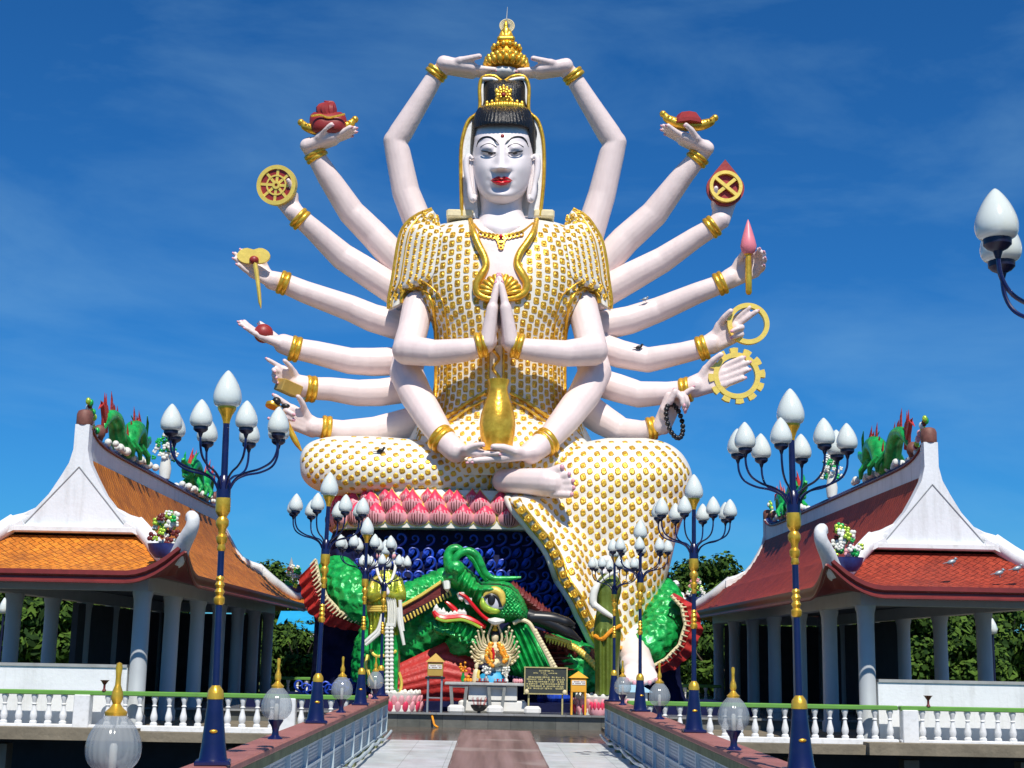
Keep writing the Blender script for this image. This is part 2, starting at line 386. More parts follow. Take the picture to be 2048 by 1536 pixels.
# ------------------------------------------------ hands
def hand(mb, W, T, n, side, curls, spread=.5, th=(.8,.7,.2), thc=.25, thick=1.0, nails=None, wid=1.0):
    W=Vector(W);T=Vector(T); L=(T-W).length; e=(T-W)/L; n=Vector(n); n=(n-e*n.dot(e)).normalized(); s=e.cross(n)*side
    offs=[.135*wid,.045*wid,-.048*wid,-.135*wid]; ln=[.41,.45,.42,.34]; kn=[.50,.52,.50,.46]
    for i in range(4):
        k=W+e*(kn[i]*L)+s*(offs[i]*L); b=W+s*(offs[i]*.55*L)-e*(.04*L)
        mb.cap(b,k,.102*L*thick,.074*L*thick,10)
        d=(e+s*(offs[i]*spread)).normalized(); p=k; nn=n; r=.066*L
        lat=d.cross(nn)
        for j,fr in enumerate((.44,.31,.25)):
            a=curls[i]*(.9,1.0,.7)[j]
            q=Matrix.Rotation(a,3,lat); d1=q@d
            if d1.dot(n)<d.dot(n)-1e-6 and j==0: q=Matrix.Rotation(-a,3,lat); d1=q@d; lat=-lat
            d=d1; nn=q@nn
            r2=r*.90; pe=p+d*(ln[i]*L*fr); mb.cap(p,pe,r,r2,9); p=pe; r=r2
        if nails is not None: nails.append((p-nn*r*.55+d*r*.35, d, nn, r))
    b=W+e*.10*L+s*.07*L; c=W+e*(.27*L)+s*(.19*L*wid)+n*(.06*L)
    mb.cap(W+n*.02*L,b,.11*L*thick,.10*L*thick); mb.cap(b,c,.10*L,.078*L)
    d=(s*th[0]+e*th[1]+n*th[2]).normalized(); r=.070*L; p=c
    lat=(d.cross(e)); 
    if lat.length<1e-4: lat=n
    lat.normalize()
    for j,fr in enumerate((.20,.16)):
        pe=p+d*(fr*L); mb.cap(p,pe,r,r*.88,9); p=pe; r*=.86
        d=Matrix.Rotation(thc,3,lat)@d
    if nails is not None: nails.append((p-n*r*.5,d,n,r))
def add_nails(lst, parent):
    for p,d,n,r in lst:
        y=d.cross(n); m=Matrix((d,y,n)).transposed()
        MB().ball(p+d*r*.25,(r*.80,r*.66,r*.5),8,6,rot=m).build('fingernail',NAIL,parent)
def bracelet(parent, c, axis, r, w=1.0):
    rot=Vector(axis).normalized().to_track_quat('Z','Y').to_matrix()
    k=r*.30*w
    pr=[(r*.96,-k*1.5),(r*1.10,-k*1.35),(r*1.16,-k*.75),(r*1.10,-k*.12),(r*1.05,0),(r*1.10,k*.12),(r*1.16,k*.75),(r*1.10,k*1.35),(r*.96,k*1.5)]
    MB().lathe(pr,c,28,rot=rot).build('bracelet',GOLD,parent,ang=70)
# ================================================ THE STATUE
YS=54.0
statue=thing('deity_statue',(P(1000,1000,YS).x,YS,6.0),'giant seated white skinned deity statue with eighteen arms, gold studded robe and tall gold crown','statue')
# ---- torso robe
TOR=Surf([(436,945,1072,53.6,.9),(446,890,1118,53.5,1.5),(462,850,1150,53.4,1.9),(500,838,1172,53.4,2.15),(560,830,1180,53.4,2.35),(610,842,1165,53.4,2.35),(650,864,1140,53.4,2.25),(700,868,1133,53.4,2.0),(760,868,1133,53.4,1.85),(800,862,1137,53.4,1.8),(840,848,1152,53.3,1.8),(885,830,1172,53.2,1.8)],p=2.2)
CHEST=[(938,440),(948,470),(960,500),(967,530),(957,555),(951,580),(965,592),(990,598),(1018,598),(1040,592),(1050,580),(1046,556),(1036,530),(1042,505),(1056,485),(1068,465),(1074,440)]
mb=MB(); TOR.mesh(mb,70,56,back=1.6)
cols=27
for j in range(25):
    y=452+j*17.6
    for i in range(cols+1):
        a=math.pi*(i+.5)/(cols+1); yy=y+(8.8 if i%2 else 0)
        if a<.15 or a>math.pi-.15: continue
        xl,xr,Yc,b=TOR.row(yy); 
        p0=TOR.fromang(a,yy)
        x=(xl+xr)/2-(xr-xl)/2*math.copysign(abs(math.cos(a))**(2/TOR.p),math.cos(a))
        if inpoly(x,yy,CHEST) or (yy<490 and abs(x-1005)<62) or (abs(x-992)<14 and yy>690): continue
        if yy>875: continue
        w=min(.124,(xr-xl)*.00041*(.6+.4*math.sin(a)))
        stud(mb,p0,TOR.nrm(a,yy),Vector((0,0,1)),w,.148,.05,1,0)
robe=mb.build('robe',[ROBE,GOLDD],statue,ang=60)
# ---- chest skin
mb=MB()
def chest(u,v):
    y=lerp(432,598,v)
    tl=[(432,940),(440,941),(470,950),(500,962),(530,969),(555,960),(580,954),(592,966),(598,990)]
    tr=[(432,1072),(440,1071),(465,1065),(485,1054),(505,1041),(530,1034),(556,1043),(580,1047),(592,1038),(598,1018)]
    l=interp(tl,y)[0]; r=interp(tr,y)[0]; x=lerp(l,r,u)
    return TOR.at(x,max(y,440),.07) if y>=440 else P(x,y,TOR.depth(x,440)+.4)
mb.grid(chest,20,40); mb.build('chest',SKIN,statue,fix=False)
# ---- ribbon
mb=MB()
LR=[(941,434),(946,462),(957,490),(968,512),(972,532),(962,552),(953,570),(957,588),(975,597),(992,598)]
RR=[(1073,434),(1068,462),(1054,486),(1040,506),(1034,528),(1044,548),(1053,566),(1049,584),(1034,594),(1012,598)]
for Q in (LR,RR):
    mb=MB(); mb.tube([TOR.at(x,max(y,440),.12) for x,y in Q],[.10,.13,.15,.15,.14,.17,.16,.15,.14,.10],10,sub=6,flat=1)
    mb.build('ribbon_border',GOLD,statue,ang=60)
mb=MB()
for k in range(11):                       # scallop shell
    a=math.pi*(k+.5)/11; 
    pts=[TOR.at(1001-math.cos(a)*t*44,588-math.sin(a)*t*40,.10+.12*math.sin(math.pi*t)) for t in(.1,.4,.7,.95)]
    mb.tube(pts,[.04,.08,.12,.11],8,sub=3)
mb.build('shell_brooch',GOLD,statue,ang=60)
mb=MB()
NK=[(948,448),(960,462),(978,470),(1003,474),(1028,468),(1048,460),(1066,446)]
mb.tube([TOR.at(x,y,.12) for x,y in NK],.045,8,sub=6)
for k in range(5):
    for sg in(-1,1):
        x=1002+sg*(8+k*8); y=474-k*1.6
        mb.tube([TOR.at(x+5*math.cos(t),y+5*math.sin(t),.13) for t in [q*math.pi/4 for q in range(8)]],.03,6,closed=True)
for y,w in ((478,9),(487,6),(495,4)):
    mb.tube([TOR.at(1002+w*math.cos(t),y+w*.8*math.sin(t),.14) for t in [q*math.pi/5 for q in range(10)]],.035,6,closed=True)
nk=mb.build('necklace',GOLD,statue); 
MB().ball(TOR.at(1002,473,.16),.09,12,8).build('red_gem',LIP,statue)
# ---- sleeve caps with studs and borders
SURFSL=[]
def sleeve(out, inn, Yo, Yi):
    mb=MB(); n=26
    def oc(t):
        y=lerp(out[0][0],out[-1][0],t); return interp(out,y)[0],y
    def ic(t):
        y=lerp(inn[0][0],inn[-1][0],t); return interp(inn,y)[0],y
    def f(u,v):
        a=oc(v);b=ic(v); x=lerp(a[0],b[0],u); y=lerp(a[1],b[1],u)
        e=min(TOR.depth(b[0],max(b[1],446)),53.2)-.05
        return P(x,y,lerp(Yo,e,u**.9)-.30*math.sin(u*math.pi)-.35*(1-v)*(1-u))
    def g(u,v):
        p=f(u,v); return p+Vector((0,.35,0))
    mb.grid(f,12,n); mb.grid(g,12,n)
    mb.grid(lambda u,v: f(0,v)+Vector((0,.35*u,0)),2,n); mb.grid(lambda u,v: f(u,0)+Vector((0,.35*v,0)),12,2); mb.grid(lambda u,v: f(u,1)+Vector((0,.35*v,0)),12,2)
    for u,r in ((0.01,.075),(.21,.03)):
        mb.tube([f(u,v/20)+Vector((0,-.03,0)) for v in range(21)],r,8,mi=1 if u<.1 else 1)
    m=17
    for k in range(m):
        v=(k+.6)/m
        p=f(.11,v); stud(mb,p,(Vector((0,-1,0))+.3*(f(0,v)-f(1,v)).normalized()).normalized(),Vector((0,0,1)),.085,.12,.07,2,0)
    for c,u in enumerate((.31,.46,.61,.76,.91)):
        for k in range(11):
            v=(k+.6+(.5 if c%2 else 0))/12.2
            stud(mb,f(u,v),Vector((0,-1,.0)),(f(u,max(0,v-.02))-f(u,v+.02)).normalized(),.105,.145,.05,2,0)
    mb.build('sleeve_cape',[ROBE,GOLD,GOLDD],statue,ang=60,fix=False)
sleeve([(418,864),(424,846),(436,824),(455,806),(480,797),(520,790),(560,784),(600,777),(618,777)],[(428,872),(445,880),(460,880),(480,878),(520,872),(560,860),(582,822),(604,806)],53.6,52.6)
sleeve([(418,1146),(424,1160),(436,1176),(455,1190),(480,1204),(520,1213),(560,1218),(600,1223),(618,1222)],[(428,1138),(445,1130),(460,1130),(480,1132),(520,1138),(560,1148),(582,1182),(604,1198)],53.6,52.6)
# armhole borders
for sg,A in ((1,[(803,606),(805,588),(818,577),(838,577),(856,590),(866,615),(872,660),(872,740),(870,800),(858,850)]),(-1,[(1199,606),(1196,590),(1186,579),(1168,578),(1150,588),(1140,608),(1133,640),(1130,700),(1130,780),(1138,850)])):
    mb=MB(); path=[P(x,y,min(TOR.depth(x,y),52.9)-.06) for x,y in A]
    mb.tube(path,.075,8,sub=6,mi=1)
    path2=[P(x+sg*22*(0 if i<1 else 1)*(1 if i>3 else .4),y-(14 if i<4 else 0),min(TOR.depth(x+sg*20,y),52.8)-.09) for i,(x,y) in enumerate(A)]
    mb.tube(path2,.03,6,sub=6,mi=1)
    pa,_=spline(path,[1]*len(path),6)
    d=0
    for i in range(1,len(pa)):
        d+=(pa[i]-pa[i-1]).length
        if d>.34:
            d=0; q=pa[i]+Vector((sg*.18 if i>22 else sg*.05,-.05,.0 if i>22 else .18))
            stud(mb,q,Vector((0,-1,0)),Vector((0,0,1)),.10,.13,.07,2,0)
    mb.build('armhole_border',[ROBE,GOLD,GOLDD],statue,ang=60)
# ---- sash and hanging stole below the hands
mb=MB()
mb.grid(lambda u,v: TOR.at(lerp(977,1007,u),lerp(690,790,v),.10+.05*math.sin(u*math.pi)),8,20,mi=0)
mb.tube([TOR.at(977,y,.13) for y in range(690,791,10)],.045,6,mi=1); mb.tube([TOR.at(1007,y,.13) for y in range(690,791,10)],.045,6,mi=1)
mb.tube([TOR.at(992+6*math.sin(y*.16),y,.2) for y in range(690,791,4)],.06,6,mi=1)
for sg in(-1,1):
    mb.tube([TOR.at(995+sg*x,y,.12) for x,y in((25,785),(60,805),(95,830),(130,850))],.07,6,sub=4,mi=1)
    mb.tube([TOR.at(995+sg*x,y,.12) for x,y in((28,800),(60,818),(95,843),(128,862))],.05,6,sub=4,mi=1)
mb.build('sash',[ROBE,GOLDD],statue)
# ---- legs
LAP=Surf([(826,905,1098,52.9,.2),(840,880,1125,52.6,1.0),(860,856,1150,52.4,1.5),(890,838,1180,52.2,1.8),(920,820,1200,52.0,1.9),(950,815,1200,52.0,1.7)],p=2.4)
LEG=Surf([(872,672,735,52.3,.1),(876,645,800,52.2,.45),(884,622,860,52.1,.85),(896,608,915,52.0,1.2),(912,601,975,51.9,1.45),(932,600,1008,51.8,1.55),(952,603,1010,51.8,1.55),(968,614,1007,51.8,1.45),(980,632,1004,51.8,1.2),(990,662,1001,51.9,.9),(997,700,998,52.0,.5)],p=2.7)
HEM0=[(1012,998),(1042,1040),(1075,1080),(1105,1138),(1142,1205),(1165,1252),(1190,1298)]
DRP=Surf([(876,1215,1290,51.9,.2),(882,1180,1322,51.9,.8),(892,1140,1345,51.8,1.25),(910,1105,1366,51.7,1.6),(940,1080,1382,51.6,1.9),(970,1050,1386,51.6,2.0),(995,1016,1384,51.6,2.0),(1015,1024,1377,51.5,1.95),(1045,1047,1363,51.4,1.85),(1080,1076,1352,51.3,1.75),(1110,1094,1345,51.2,1.7),(1150,1112,1335,51.1,1.6),(1200,1140,1318,51.0,1.5),(1240,1160,1304,51.0,1.4),(1275,1176,1294,51.0,1.3),(1297,1190,1284,51.0,1.0)],p=2.5)
def lattice(mb,S,dy,px,y0,y1,w,h,kind=1,skip=None,cx=None,tw=0):
    j=0;y=y0
    while y<y1:
        xl,xr,Yc,b=S.row(y); c=cx(y) if cx else (xl+xr)/2
        for sg in(-1,1):
            x=c; prev=S.at(x,y); acc=0; target=(px/2 if j%2 else (0 if sg>0 else px))
            while xl+5<x<xr-5:
                if acc>=target:
                    target+=px; yy=y+tw*(x-c)
                    ok = S.y0+1<yy<S.y1-3
                    if ok:
                        a1,a2,_,_=S.row(yy); ok=a1+4<x<a2-4
                    if ok and not (skip and skip(x,yy)):
                        e=1.5; u=S.at(x+e,yy)-S.at(x-e,yy); v=S.at(x,yy+e)-S.at(x,yy-e); nn=v.cross(u).normalized()
                        if nn.y>0: nn=-nn
                        q=.92+.16*random.random()
                        stud(mb,S.at(x,yy),nn,Vector((0,0,1)) if abs(nn.z)<.8 else Vector((0,1,0)),w*q,h*q,.045,1,kind)
                x+=sg*.8; p=S.at(x,y); acc+=(p-prev).length; prev=p
        y+=dy; j+=1
def fold(x,y):
    m=min(1,max(0,(y-985)/90)); return m*(.07*math.sin(x*.055+y*.012)+.04*math.sin(x*.13-y*.02))
def drape_extra(x,y):
    xl=interp([(b,a) for a,b in HEM0],y)[0]; r=min(1,max(0,(y-975)/30)); q=min(1,max(0,1-(x-xl)/110)); return fold(x,y)+1.9*r*q*q*(3-2*q)
DRP.extra=drape_extra
mb=MB(); LAP.mesh(mb,24,40); lattice(mb,LAP,10.5,.42,836,946,.10,.13); mb.build('lap_skirt',[ROBE,GOLDD],statue,ang=60)
mb=MB(); LEG.mesh(mb,50,64,back=1.5)
lattice(mb,LEG,10.4,.46,860,1005,.118,.104,1,skip=lambda x,y:x>985,tw=.06,cx=lambda y:830)
for xo,r,mi in ((0,.07,0),(-6,.03,2),(-22,.03,2)):
    mb.tube([LEG.at(x+xo,y,.05) for x,y in((1012,920),(1007,940),(1002,960),(1000,978),(997,992))],r,8,sub=4,mi=mi)
for k in range(5): stud(mb,LEG.at(1000-k*1.5-(4 if k>2 else 0),926+k*15,.02),Vector((0,-1,0)),Vector((0,0,1)),.13,.13,.07,1,0)
mb.build('crossed_leg',[ROBE,GOLDD,GOLD],statue,ang=60)
mb=MB(); DRP.mesh(mb,90,90,back=1.2)
HEM=[(1012,998),(1022,1015),(1042,1040),(1058,1060),(1075,1080),(1093,1108),(1105,1138),(1113,1160),(1128,1182),(1142,1205),(1152,1228),(1165,1252),(1176,1275),(1190,1298)]
def hemx(y): return interp([(b,a) for a,b in HEM],y)[0]
lattice(mb,DRP,11.8,.50,884,1292,.122,.148,1,skip=lambda x,y:(945<y<985 and x<1120) or (y>995 and x<hemx(y)+34),cx=lambda y:1250)
hp=[DRP.at(x+4,y,.05) for x,y in HEM]
mb.tube([p+Vector((0,.12,0)) for p in hp],.17,8,sub=5,mi=0); mb.tube([DRP.at(x+7,y,.08) for x,y in HEM],.045,6,sub=5,mi=2)
mb.tube([DRP.at(x+27,y,.05) for x,y in HEM],.05,6,sub=5,mi=2)
pa,_=spline([DRP.at(x+17,y,.06) for x,y in HEM],[1]*len(HEM),8); d=0
for i in range(1,len(pa)):
    d+=(pa[i]-pa[i-1]).length
    if d>.36: d=0; stud(mb,pa[i]-Vector((0,.03,0)),Vector((0,-1,0)),(pa[i-1]-pa[i]).normalized(),.12,.14,.07,1,0)
mb.tube([DRP.at(x,1296,.04) for x in range(1192,1284,10)],.08,6,mi=2)
mb.build('draped_leg',[ROBE,GOLDD,GOLD],statue,ang=60)
# robe tail behind the waist, seen between arm and thigh
for sg in(-1,1):
    mb=MB(); mb.grid(lambda u,v: P(1000+sg*lerp(130,185,u*v+.2*u),lerp(800,905,v),53.6-.6*math.sin(u*2.5)+.1*math.sin(u*14)),12,16,mi=0)
    for k in range(8):
        stud(mb,P(1000+sg*lerp(150,168,k/8),lerp(815,890,k/8),53.0),Vector((0,-1,0)),Vector((0,0,1)),.1,.14,.06,1,0)
    mb.build('robe_tail',[ROBE,GOLDD],statue,fix=False)
# ---- shoulder pads of the hood
for x0,x1 in((893,948),(1066,1108)):
    mb=MB(); c=P((x0+x1)/2,438,53.6); mb.box(c,((x1-x0)*PX(53.6),1.6,.32),bev=.06)
    mb.build('shoulder_ledge',CREAM,statue)
# ---- neck
mb=MB(); NE=Surf([(375,955,1050,53.2,.9),(400,960,1045,53.1,1.0),(425,962,1046,53.0,1.1),(440,955,1054,53.0,1.4),(452,948,1062,53.0,1.7),(470,960,1048,53.0,1.7)],p=2); NE.mesh(mb,16,36); mb.build('neck',FACE,statue)
# ---- head
FC=Surf([(228,958,1052,52.9,.35),(240,950,1062,52.9,.85),(260,946,1065,52.9,1.2),(300,945,1066,52.85,1.38),(330,945,1066,52.8,1.42),(355,948,1062,52.8,1.4),(375,954,1055,52.75,1.32),(390,963,1045,52.7,1.22),(400,973,1034,52.7,1.05),(407,985,1022,52.7,.75),(410,996,1010,52.7,.35)],p=2.05)
def g2(x,y,cx,cy,sx,sy): return math.exp(-((x-cx)/sx)**2-((y-cy)/sy)**2)
def feat(x,y):
    h=0
    br=min(1,max(0,(y-284)/50)); 
    if 275<y<352:                                  # nose ridge
        wx=6.5+7*br; top=.10+.42*br**1.3
        fall=1/(1+math.exp((y-341)/1.8))
        h+=top*math.exp(-(abs(x-1003)/wx)**2.4)*fall*min(1,(y-275)/14)
    h+=.20*(g2(x,y,990,337,7,6.5)+g2(x,y,1015,337,7,6.5))*(1/(1+math.exp((y-342)/1.5)))
    h+=.26*(g2(x,y,976,294,16,10)+g2(x,y,1031,294,16,10))                      # eyelids
    h-=.10*(g2(x,y,976,311,15,4)+g2(x,y,1031,311,15,4))
    h-=.10*(g2(x,y,991,295,6,10)+g2(x,y,1015,295,6,10))
    h+=.07*(g2(x,y,974,277,20,5)+g2(x,y,1034,277,20,5))
    h+=.10*(g2(x,y,968,335,16,20)+g2(x,y,1042,335,16,20))                    # cheeks
    h+=.14*g2(x,y,1003,358,24,13)
    h-=.03*(g2(x,y,977,361,5,6)+g2(x,y,1027,361,5,6))
    h-=.05*g2(x,y,1003,377,18,6)
    h+=.16*g2(x,y,1003,390,17,9)                                             # chin
    return h
FC.extra=feat
mb=MB(); FC.mesh(mb,150,110,back=1.2); head=mb.build('head',FACE,statue,ang=180)
for Q in ([(953,294),(957,283),(965,276),(976,274),(987,278),(998,289)],[(1010,288),(1020,278),(1032,274),(1044,275),(1052,282),(1057,294)]):
    MB().tube([FC.at(x,y,.02) for x,y in Q],[.012,.032,.042,.042,.034,.012],8,sub=6).build('eyebrow',BLACK,head)
for sg,cx in((-1,977),(1,1031)):
    o=-1 if sg<0 else 1
    mb=MB()
    def ey(u,v):
        x=lerp(cx-15,cx+15,u); t=abs(u-.5)*2; s=(1-t**2.2)
        sl=(u-.5)*-o*4.0; up=304.0+.8*s+sl; lo=305.0+5.2*s+sl
        return FC.at(x,lerp(up,lo,v),.035+.05*s)
    mb.grid(ey,16,8); e=mb.build('eye',EYEW,head,fix=False)
    mb=MB(); mb.tube([ey(u/16,0)-Vector((0,.03,0)) for u in range(17)],[.010]+[.028]*15+[.010],8)
    mb.tube([FC.at(lerp(cx-16,cx+16,k/10),294-7*math.sin(math.pi*k/10),.01) for k in range(11)],.016,6)
    mb.build('eyeliner',BLACK,head)
    mb=MB()
    def pu(u,v):
        a=u*math.tau; px=cx+(4 if sg<0 else -1); q=ey((px+5.2*v*math.cos(a)-cx+15)/30,.45+.45*v*math.sin(a)); return q-Vector((0,.025,0))
    mb.grid(pu,16,3,wrap=True); mb.build('pupil',BLACK,e,fix=False)
mb=MB()
def lipu(u,v):
    x=lerp(980,1026,u); s=math.sin(math.pi*u)
    top=361-11*s**.8+3.5*math.exp(-((u-.5)/.07)**2)+1.5; mid=361-1.5*s+1.3*math.exp(-((u-.5)/.1)**2)
    return FC.at(x,lerp(top,mid,v),.02+.16*s*math.sin(math.pi*(.25+.6*v)))
def lipl(u,v):
    x=lerp(982,1024,u); s=math.sin(math.pi*u); mid=361-.6*s+1.3*math.exp(-((u-.5)/.1)**2); bot=361.5+9.5*s**.75
    return FC.at(x,lerp(mid,bot,v),.02+.19*s*math.sin(math.pi*(.15+.7*v)))
mb.grid(lipu,30,8); mb.grid(lipl,30,8); mb.build('lips',LIP,head,ang=180,fix=False)
MB().ball(FC.at(1005,272,.02),(.075,.05,.085),12,8).build('forehead_dot',RED,head)
for sg in(-1,1):                       # long ears
    mb=MB(); cx=1004+sg*63.5; Y=52.6
    rim=[(cx-sg*5,318),(cx+sg*3,312),(cx+sg*8,322),(cx+sg*7,345),(cx+sg*2,368),(cx-sg*1,388),(cx-sg*6,400),(cx-sg*10,390)]
    mb.tube([P(x,y,Y-.25) for x,y in rim],[.07,.1,.12,.12,.1,.13,.14,.08],8,sub=5)
    mb.tube([P(cx-sg*2,322,Y-.05),P(cx+sg*1,345,Y),P(cx-sg*3,370,Y),P(cx-sg*6,392,Y)],[.12,.16,.13,.14],8,sub=4,flat=1)
    mb.tube([P(cx-sg*8,330,Y),P(cx-sg*9,360,Y-.1),P(cx-sg*10,395,Y)],[.08,.08,.1],8,sub=4)
    mb.ball(P(cx,342,Y+.02),(.13,.14,.55),14,10); mb.ball(P(cx-sg*5,385,Y),(.12,.12,.30),12,8)
    mb.build('ear',FACE,head,ang=180)
# ---- hair
HR=Surf([(206,978,1034,52.9,.2),(212,962,1050,52.9,.85),(222,953,1060,52.9,1.25),(236,947,1066,52.9,1.45),(244,944,1069,52.9,1.5),(256,943,1071,52.9,1.42),(268,942,1071,52.9,1.3),(280,941,1072,52.9,1.1),(300,941,1072,52.9,.8),(316,944,1069,52.9,.4)],p=2.1)
def hairline(x,y):
    t=abs(x-1004)/58; yl=247.5+11*t**3+(60*max(0,t-.93)/.07 if t>.93 else 0); q=min(1,max(0,(y-yl)/2.2)); return -1.0*q*q*(3-2*q)*min(1,max(0,(1.06-t)/.1))
HR.extra=hairline
mb=MB(); HR.mesh(mb,110,150,wav=lambda u,y:.010*math.sin(u*170+1.3*math.sin(u*23)),back=1.3)
BUN=Surf([(157,985,1035,53.2,.2),(162,972,1046,53.2,.6),(175,966,1052,53.2,.85),(200,965,1053,53.2,.9),(220,960,1058,53.2,.9)],p=2.1)
BUN.mesh(mb,20,80,wav=lambda u,y:.007*math.sin(u*150)); mb.build('hair',HAIR,head,ang=120)
# ---- hair ornament
mb=MB()
for k in range(15):
    x=974+k*5; mb.ball(BUN.at(x,213-3.5*math.sin(math.pi*k/14),.18),(.10,.08,.14),10,7)
    if k%2==0: mb.ball(BUN.at(x,206-5*math.sin(math.pi*k/14),.16),(.07,.06,.10),8,6)
for k in range(12):
    a=math.tau*k/12; mb.ball(BUN.at(1007+12*math.cos(a),190+11*math.sin(a),.16),(.085,.06,.095),8,6)
for k in range(8):
    a=math.tau*k/8; mb.ball(BUN.at(1007+7*math.cos(a),190+6.5*math.sin(a),.22),(.07,.06,.07),8,6)
for k,(x,y) in enumerate(((1007,174),(1000,177),(1014,177),(993,182),(1021,182),(993,199),(1021,199))): mb.ball(BUN.at(x,y,.15),(.07,.05,.12),8,6)
orn=mb.build('hair_ornament',GOLD,head); MB().ball(BUN.at(1007,190,.26),.09,10,7).build('red_gem',RED,orn)
# ---- hood shell
HO=[(150,966,1050,972,1044),(158,960,1055,970,1045),(170,958,1058,967,1050),(200,959,1057,967,1051),(216,959,1057,966,1054),(226,954,1060,958,1058),(240,937,1074,950,1066),(264,928,1083,944,1074),(293,923,1087,945,1070),(330,922,1089,949,1066),(366,922,1088,952,1064),(400,923,1084,954,1060),(436,923,1080,956,1056)]
mb=MB(); nv=60; vs=[]; n=26
for j in range(nv+1):
    y=lerp(150,436,j/nv); ol,orr,il,ir=interp(HO,y)
    dz=.9 if y>226 else .6
    def arc(l,r,bk,fwd):
        c=(l+r)/2;h=(r-l)/2; o=[]
        for i in range(n+1):
            a=math.pi*(1-i/n)*1.0; o.append(P(c+h*math.cos(a),y,53.0-fwd)+Vector((0,(bk+fwd)*abs(math.sin(a))**.8,0)))
        return o
    A=arc(ol,orr,1.5,.1); B=arc(il,ir,(1.2 if y<285 else max(.35,1.2-(y-285)*.02)),0.1); B.reverse(); vs+=A+B
w=2*(n+1)
mb.add(vs,[(j*w+i,j*w+(i+1)%w,(j+1)*w+(i+1)%w,(j+1)*w+i) for j in range(nv) for i in range(w)])
mb.add([],[]); b0=len(mb.v)-(nv+1)*w
mb.f.append(list(range(w))); mb.m.append(0)
# lid of the hood
mb.ball(P(1008,157,53.9),(45*PX(53.9),1.0,.35),20,10)
hl=[(924,432),(922,366),(922,300),(928,264),(938,240),(956,225),(960,208),(959,180),(962,160),(972,152),(990,153),(1006,163),(1022,154),(1040,151),(1052,157),(1058,176),(1057,212),(1060,226),(1075,240),(1084,266),(1088,300),(1088,350),(1085,390),(1080,432)]
mb.tube([P(x,y,52.86) for x,y in hl],.075,8,sub=4,mi=1)
mb.tube([P(x,y,52.86) for x,y in [(965,158),(972,158),(988,159),(1006,168),(1024,160),(1042,157),(1049,158)]],.08,8,sub=4,mi=0)
mb.build('hood',[WHITE2,GOLD],statue,ang=70)
# ---- crown: tiers, lotus, little seated figure with halo
cy=lambda y: P(1012,y,53.6)
c0=cy(150); k=PX(53.6)
mb=MB()
prof=[(16,0),(16,12),(38,14),(42,20),(40,26),(34,30),(30,36),(32,40),(28,44),(27,52),(24,56),(29,60),(27,64),(22,66),(20,70),(0,72)]
mb.lathe([(a*k,b*k) for a,b in prof],c0,32)
for row,(rr,zz,nn,sz) in enumerate(((42,19,20,.17),(40,29,20,.15),(29,58,14,.11))):
    for i in range(nn):
        a=math.tau*(i+.5*row)/nn; p=c0+Vector((rr*k*math.cos(a),rr*k*math.sin(a),zz*k))
        mb.ball(p,(sz*.8,sz*.8,sz*1.25),8,6,rot=Matrix.Rotation(a,3,'Z')@Matrix.Rotation(R(25 if row<2 else 10),3,'Y'))
cr=mb.build('crown',GOLD,statue)
mb=MB()
z=lambda y,x=1012,Y=53.5: P(x,y,Y)
mb.cap(z(78,1000,53.2),z(78,1024,53.2),.14,.14); mb.ball(z(78),(.34,.26,.13)); mb.cap(z(76),z(62),.20,.17)
mb.cap(z(63,1005),z(72,1000,53.3),.08,.06); mb.cap(z(63,1019),z(72,1024,53.3),.08,.06); mb.cap(z(72,1000,53.3),z(74,1011,53.15),.06,.05); mb.cap(z(72,1024,53.3),z(74,1013,53.15),.06,.05)
mb.cap(z(60),z(56),.06,.06); mb.ball(z(52),(.11,.11,.14)); mb.ball(z(45),(.07,.07,.09)); mb.cap(z(43),z(40),.04,.02)
fg=mb.build('seated_figurine',GOLD,cr,remesh=.035,smooth=2)
mb=MB(); hc=z(52,1014,53.85)
for r,t in((15,.035),(12,.02),(9,.02)): mb.tube([hc+Vector((r*k*math.cos(a),0,r*k*math.sin(a))) for a in [q*math.tau/28 for q in range(28)]],t,6,closed=True)
for i in range(20):
    a=math.tau*i/20; mb.tube([hc+Vector((6*k*math.cos(a),0,6*k*math.sin(a))),hc+Vector((15*k*math.cos(a),0,15*k*math.sin(a)))],.018,5)
mb.build('halo',CREAM,cr)
mb=MB(); mb.tube([z(40,1013),z(14,1015)],[.03,.012],6); mb.build('lightning_rod',STEEL,cr)
# ================================================ ARMS
def arm(pts, Wp, Tp, n, side, curls, th=(.8,.7,.2), thc=.25, br=None, brr=None, vox=.046, Wr=None, spread=.5, bax=None, nails=True, wid=1.1, thick=1.15, name='arm'):
    mb=MB()
    Q=[P(x,y,Y) for x,y,Y,r in pts]; rr=[r*PX(p[2]) for p,r in zip(pts,[q[3] for q in pts])]
    W=P(*Wp); T=P(*Tp)
    A=Q+[W]; B=rr+[rr[-1]*.94]; o=[];q=[]
    for i in range(len(A)-1):
        for k in range(5): o.append(A[i].lerp(A[i+1],k/5)); q.append(lerp(B[i],B[i+1],k/5))
    mb.tube(o+[A[-1]],q+[B[-1]],18); mb.ball(W,rr[-1]*.94,14,9)
    for p,r in zip(A[1:-1],B[1:-1]): mb.ball(p,r*.99,16,10)
    mb.ball(Q[0],rr[0],14,9)
    NL=[] if nails else None
    hand(mb,W,T,n,side,curls,spread,th,thc,nails=NL,wid=wid,thick=thick)
    o=mb.build(name,SKIN,statue,remesh=vox,smooth=5)
    if br:
        bc=P(br[0],br[1],br[2]); ax=bax or (W-Q[-2] if len(Q)>1 else W-Q[0])
        bracelet(o,bc,ax,br[3]*PX(br[2]))
    if nails: add_nails(NL,o)
    return o
Z=Vector((0,0,1)); F=Vector((0,-1,0))
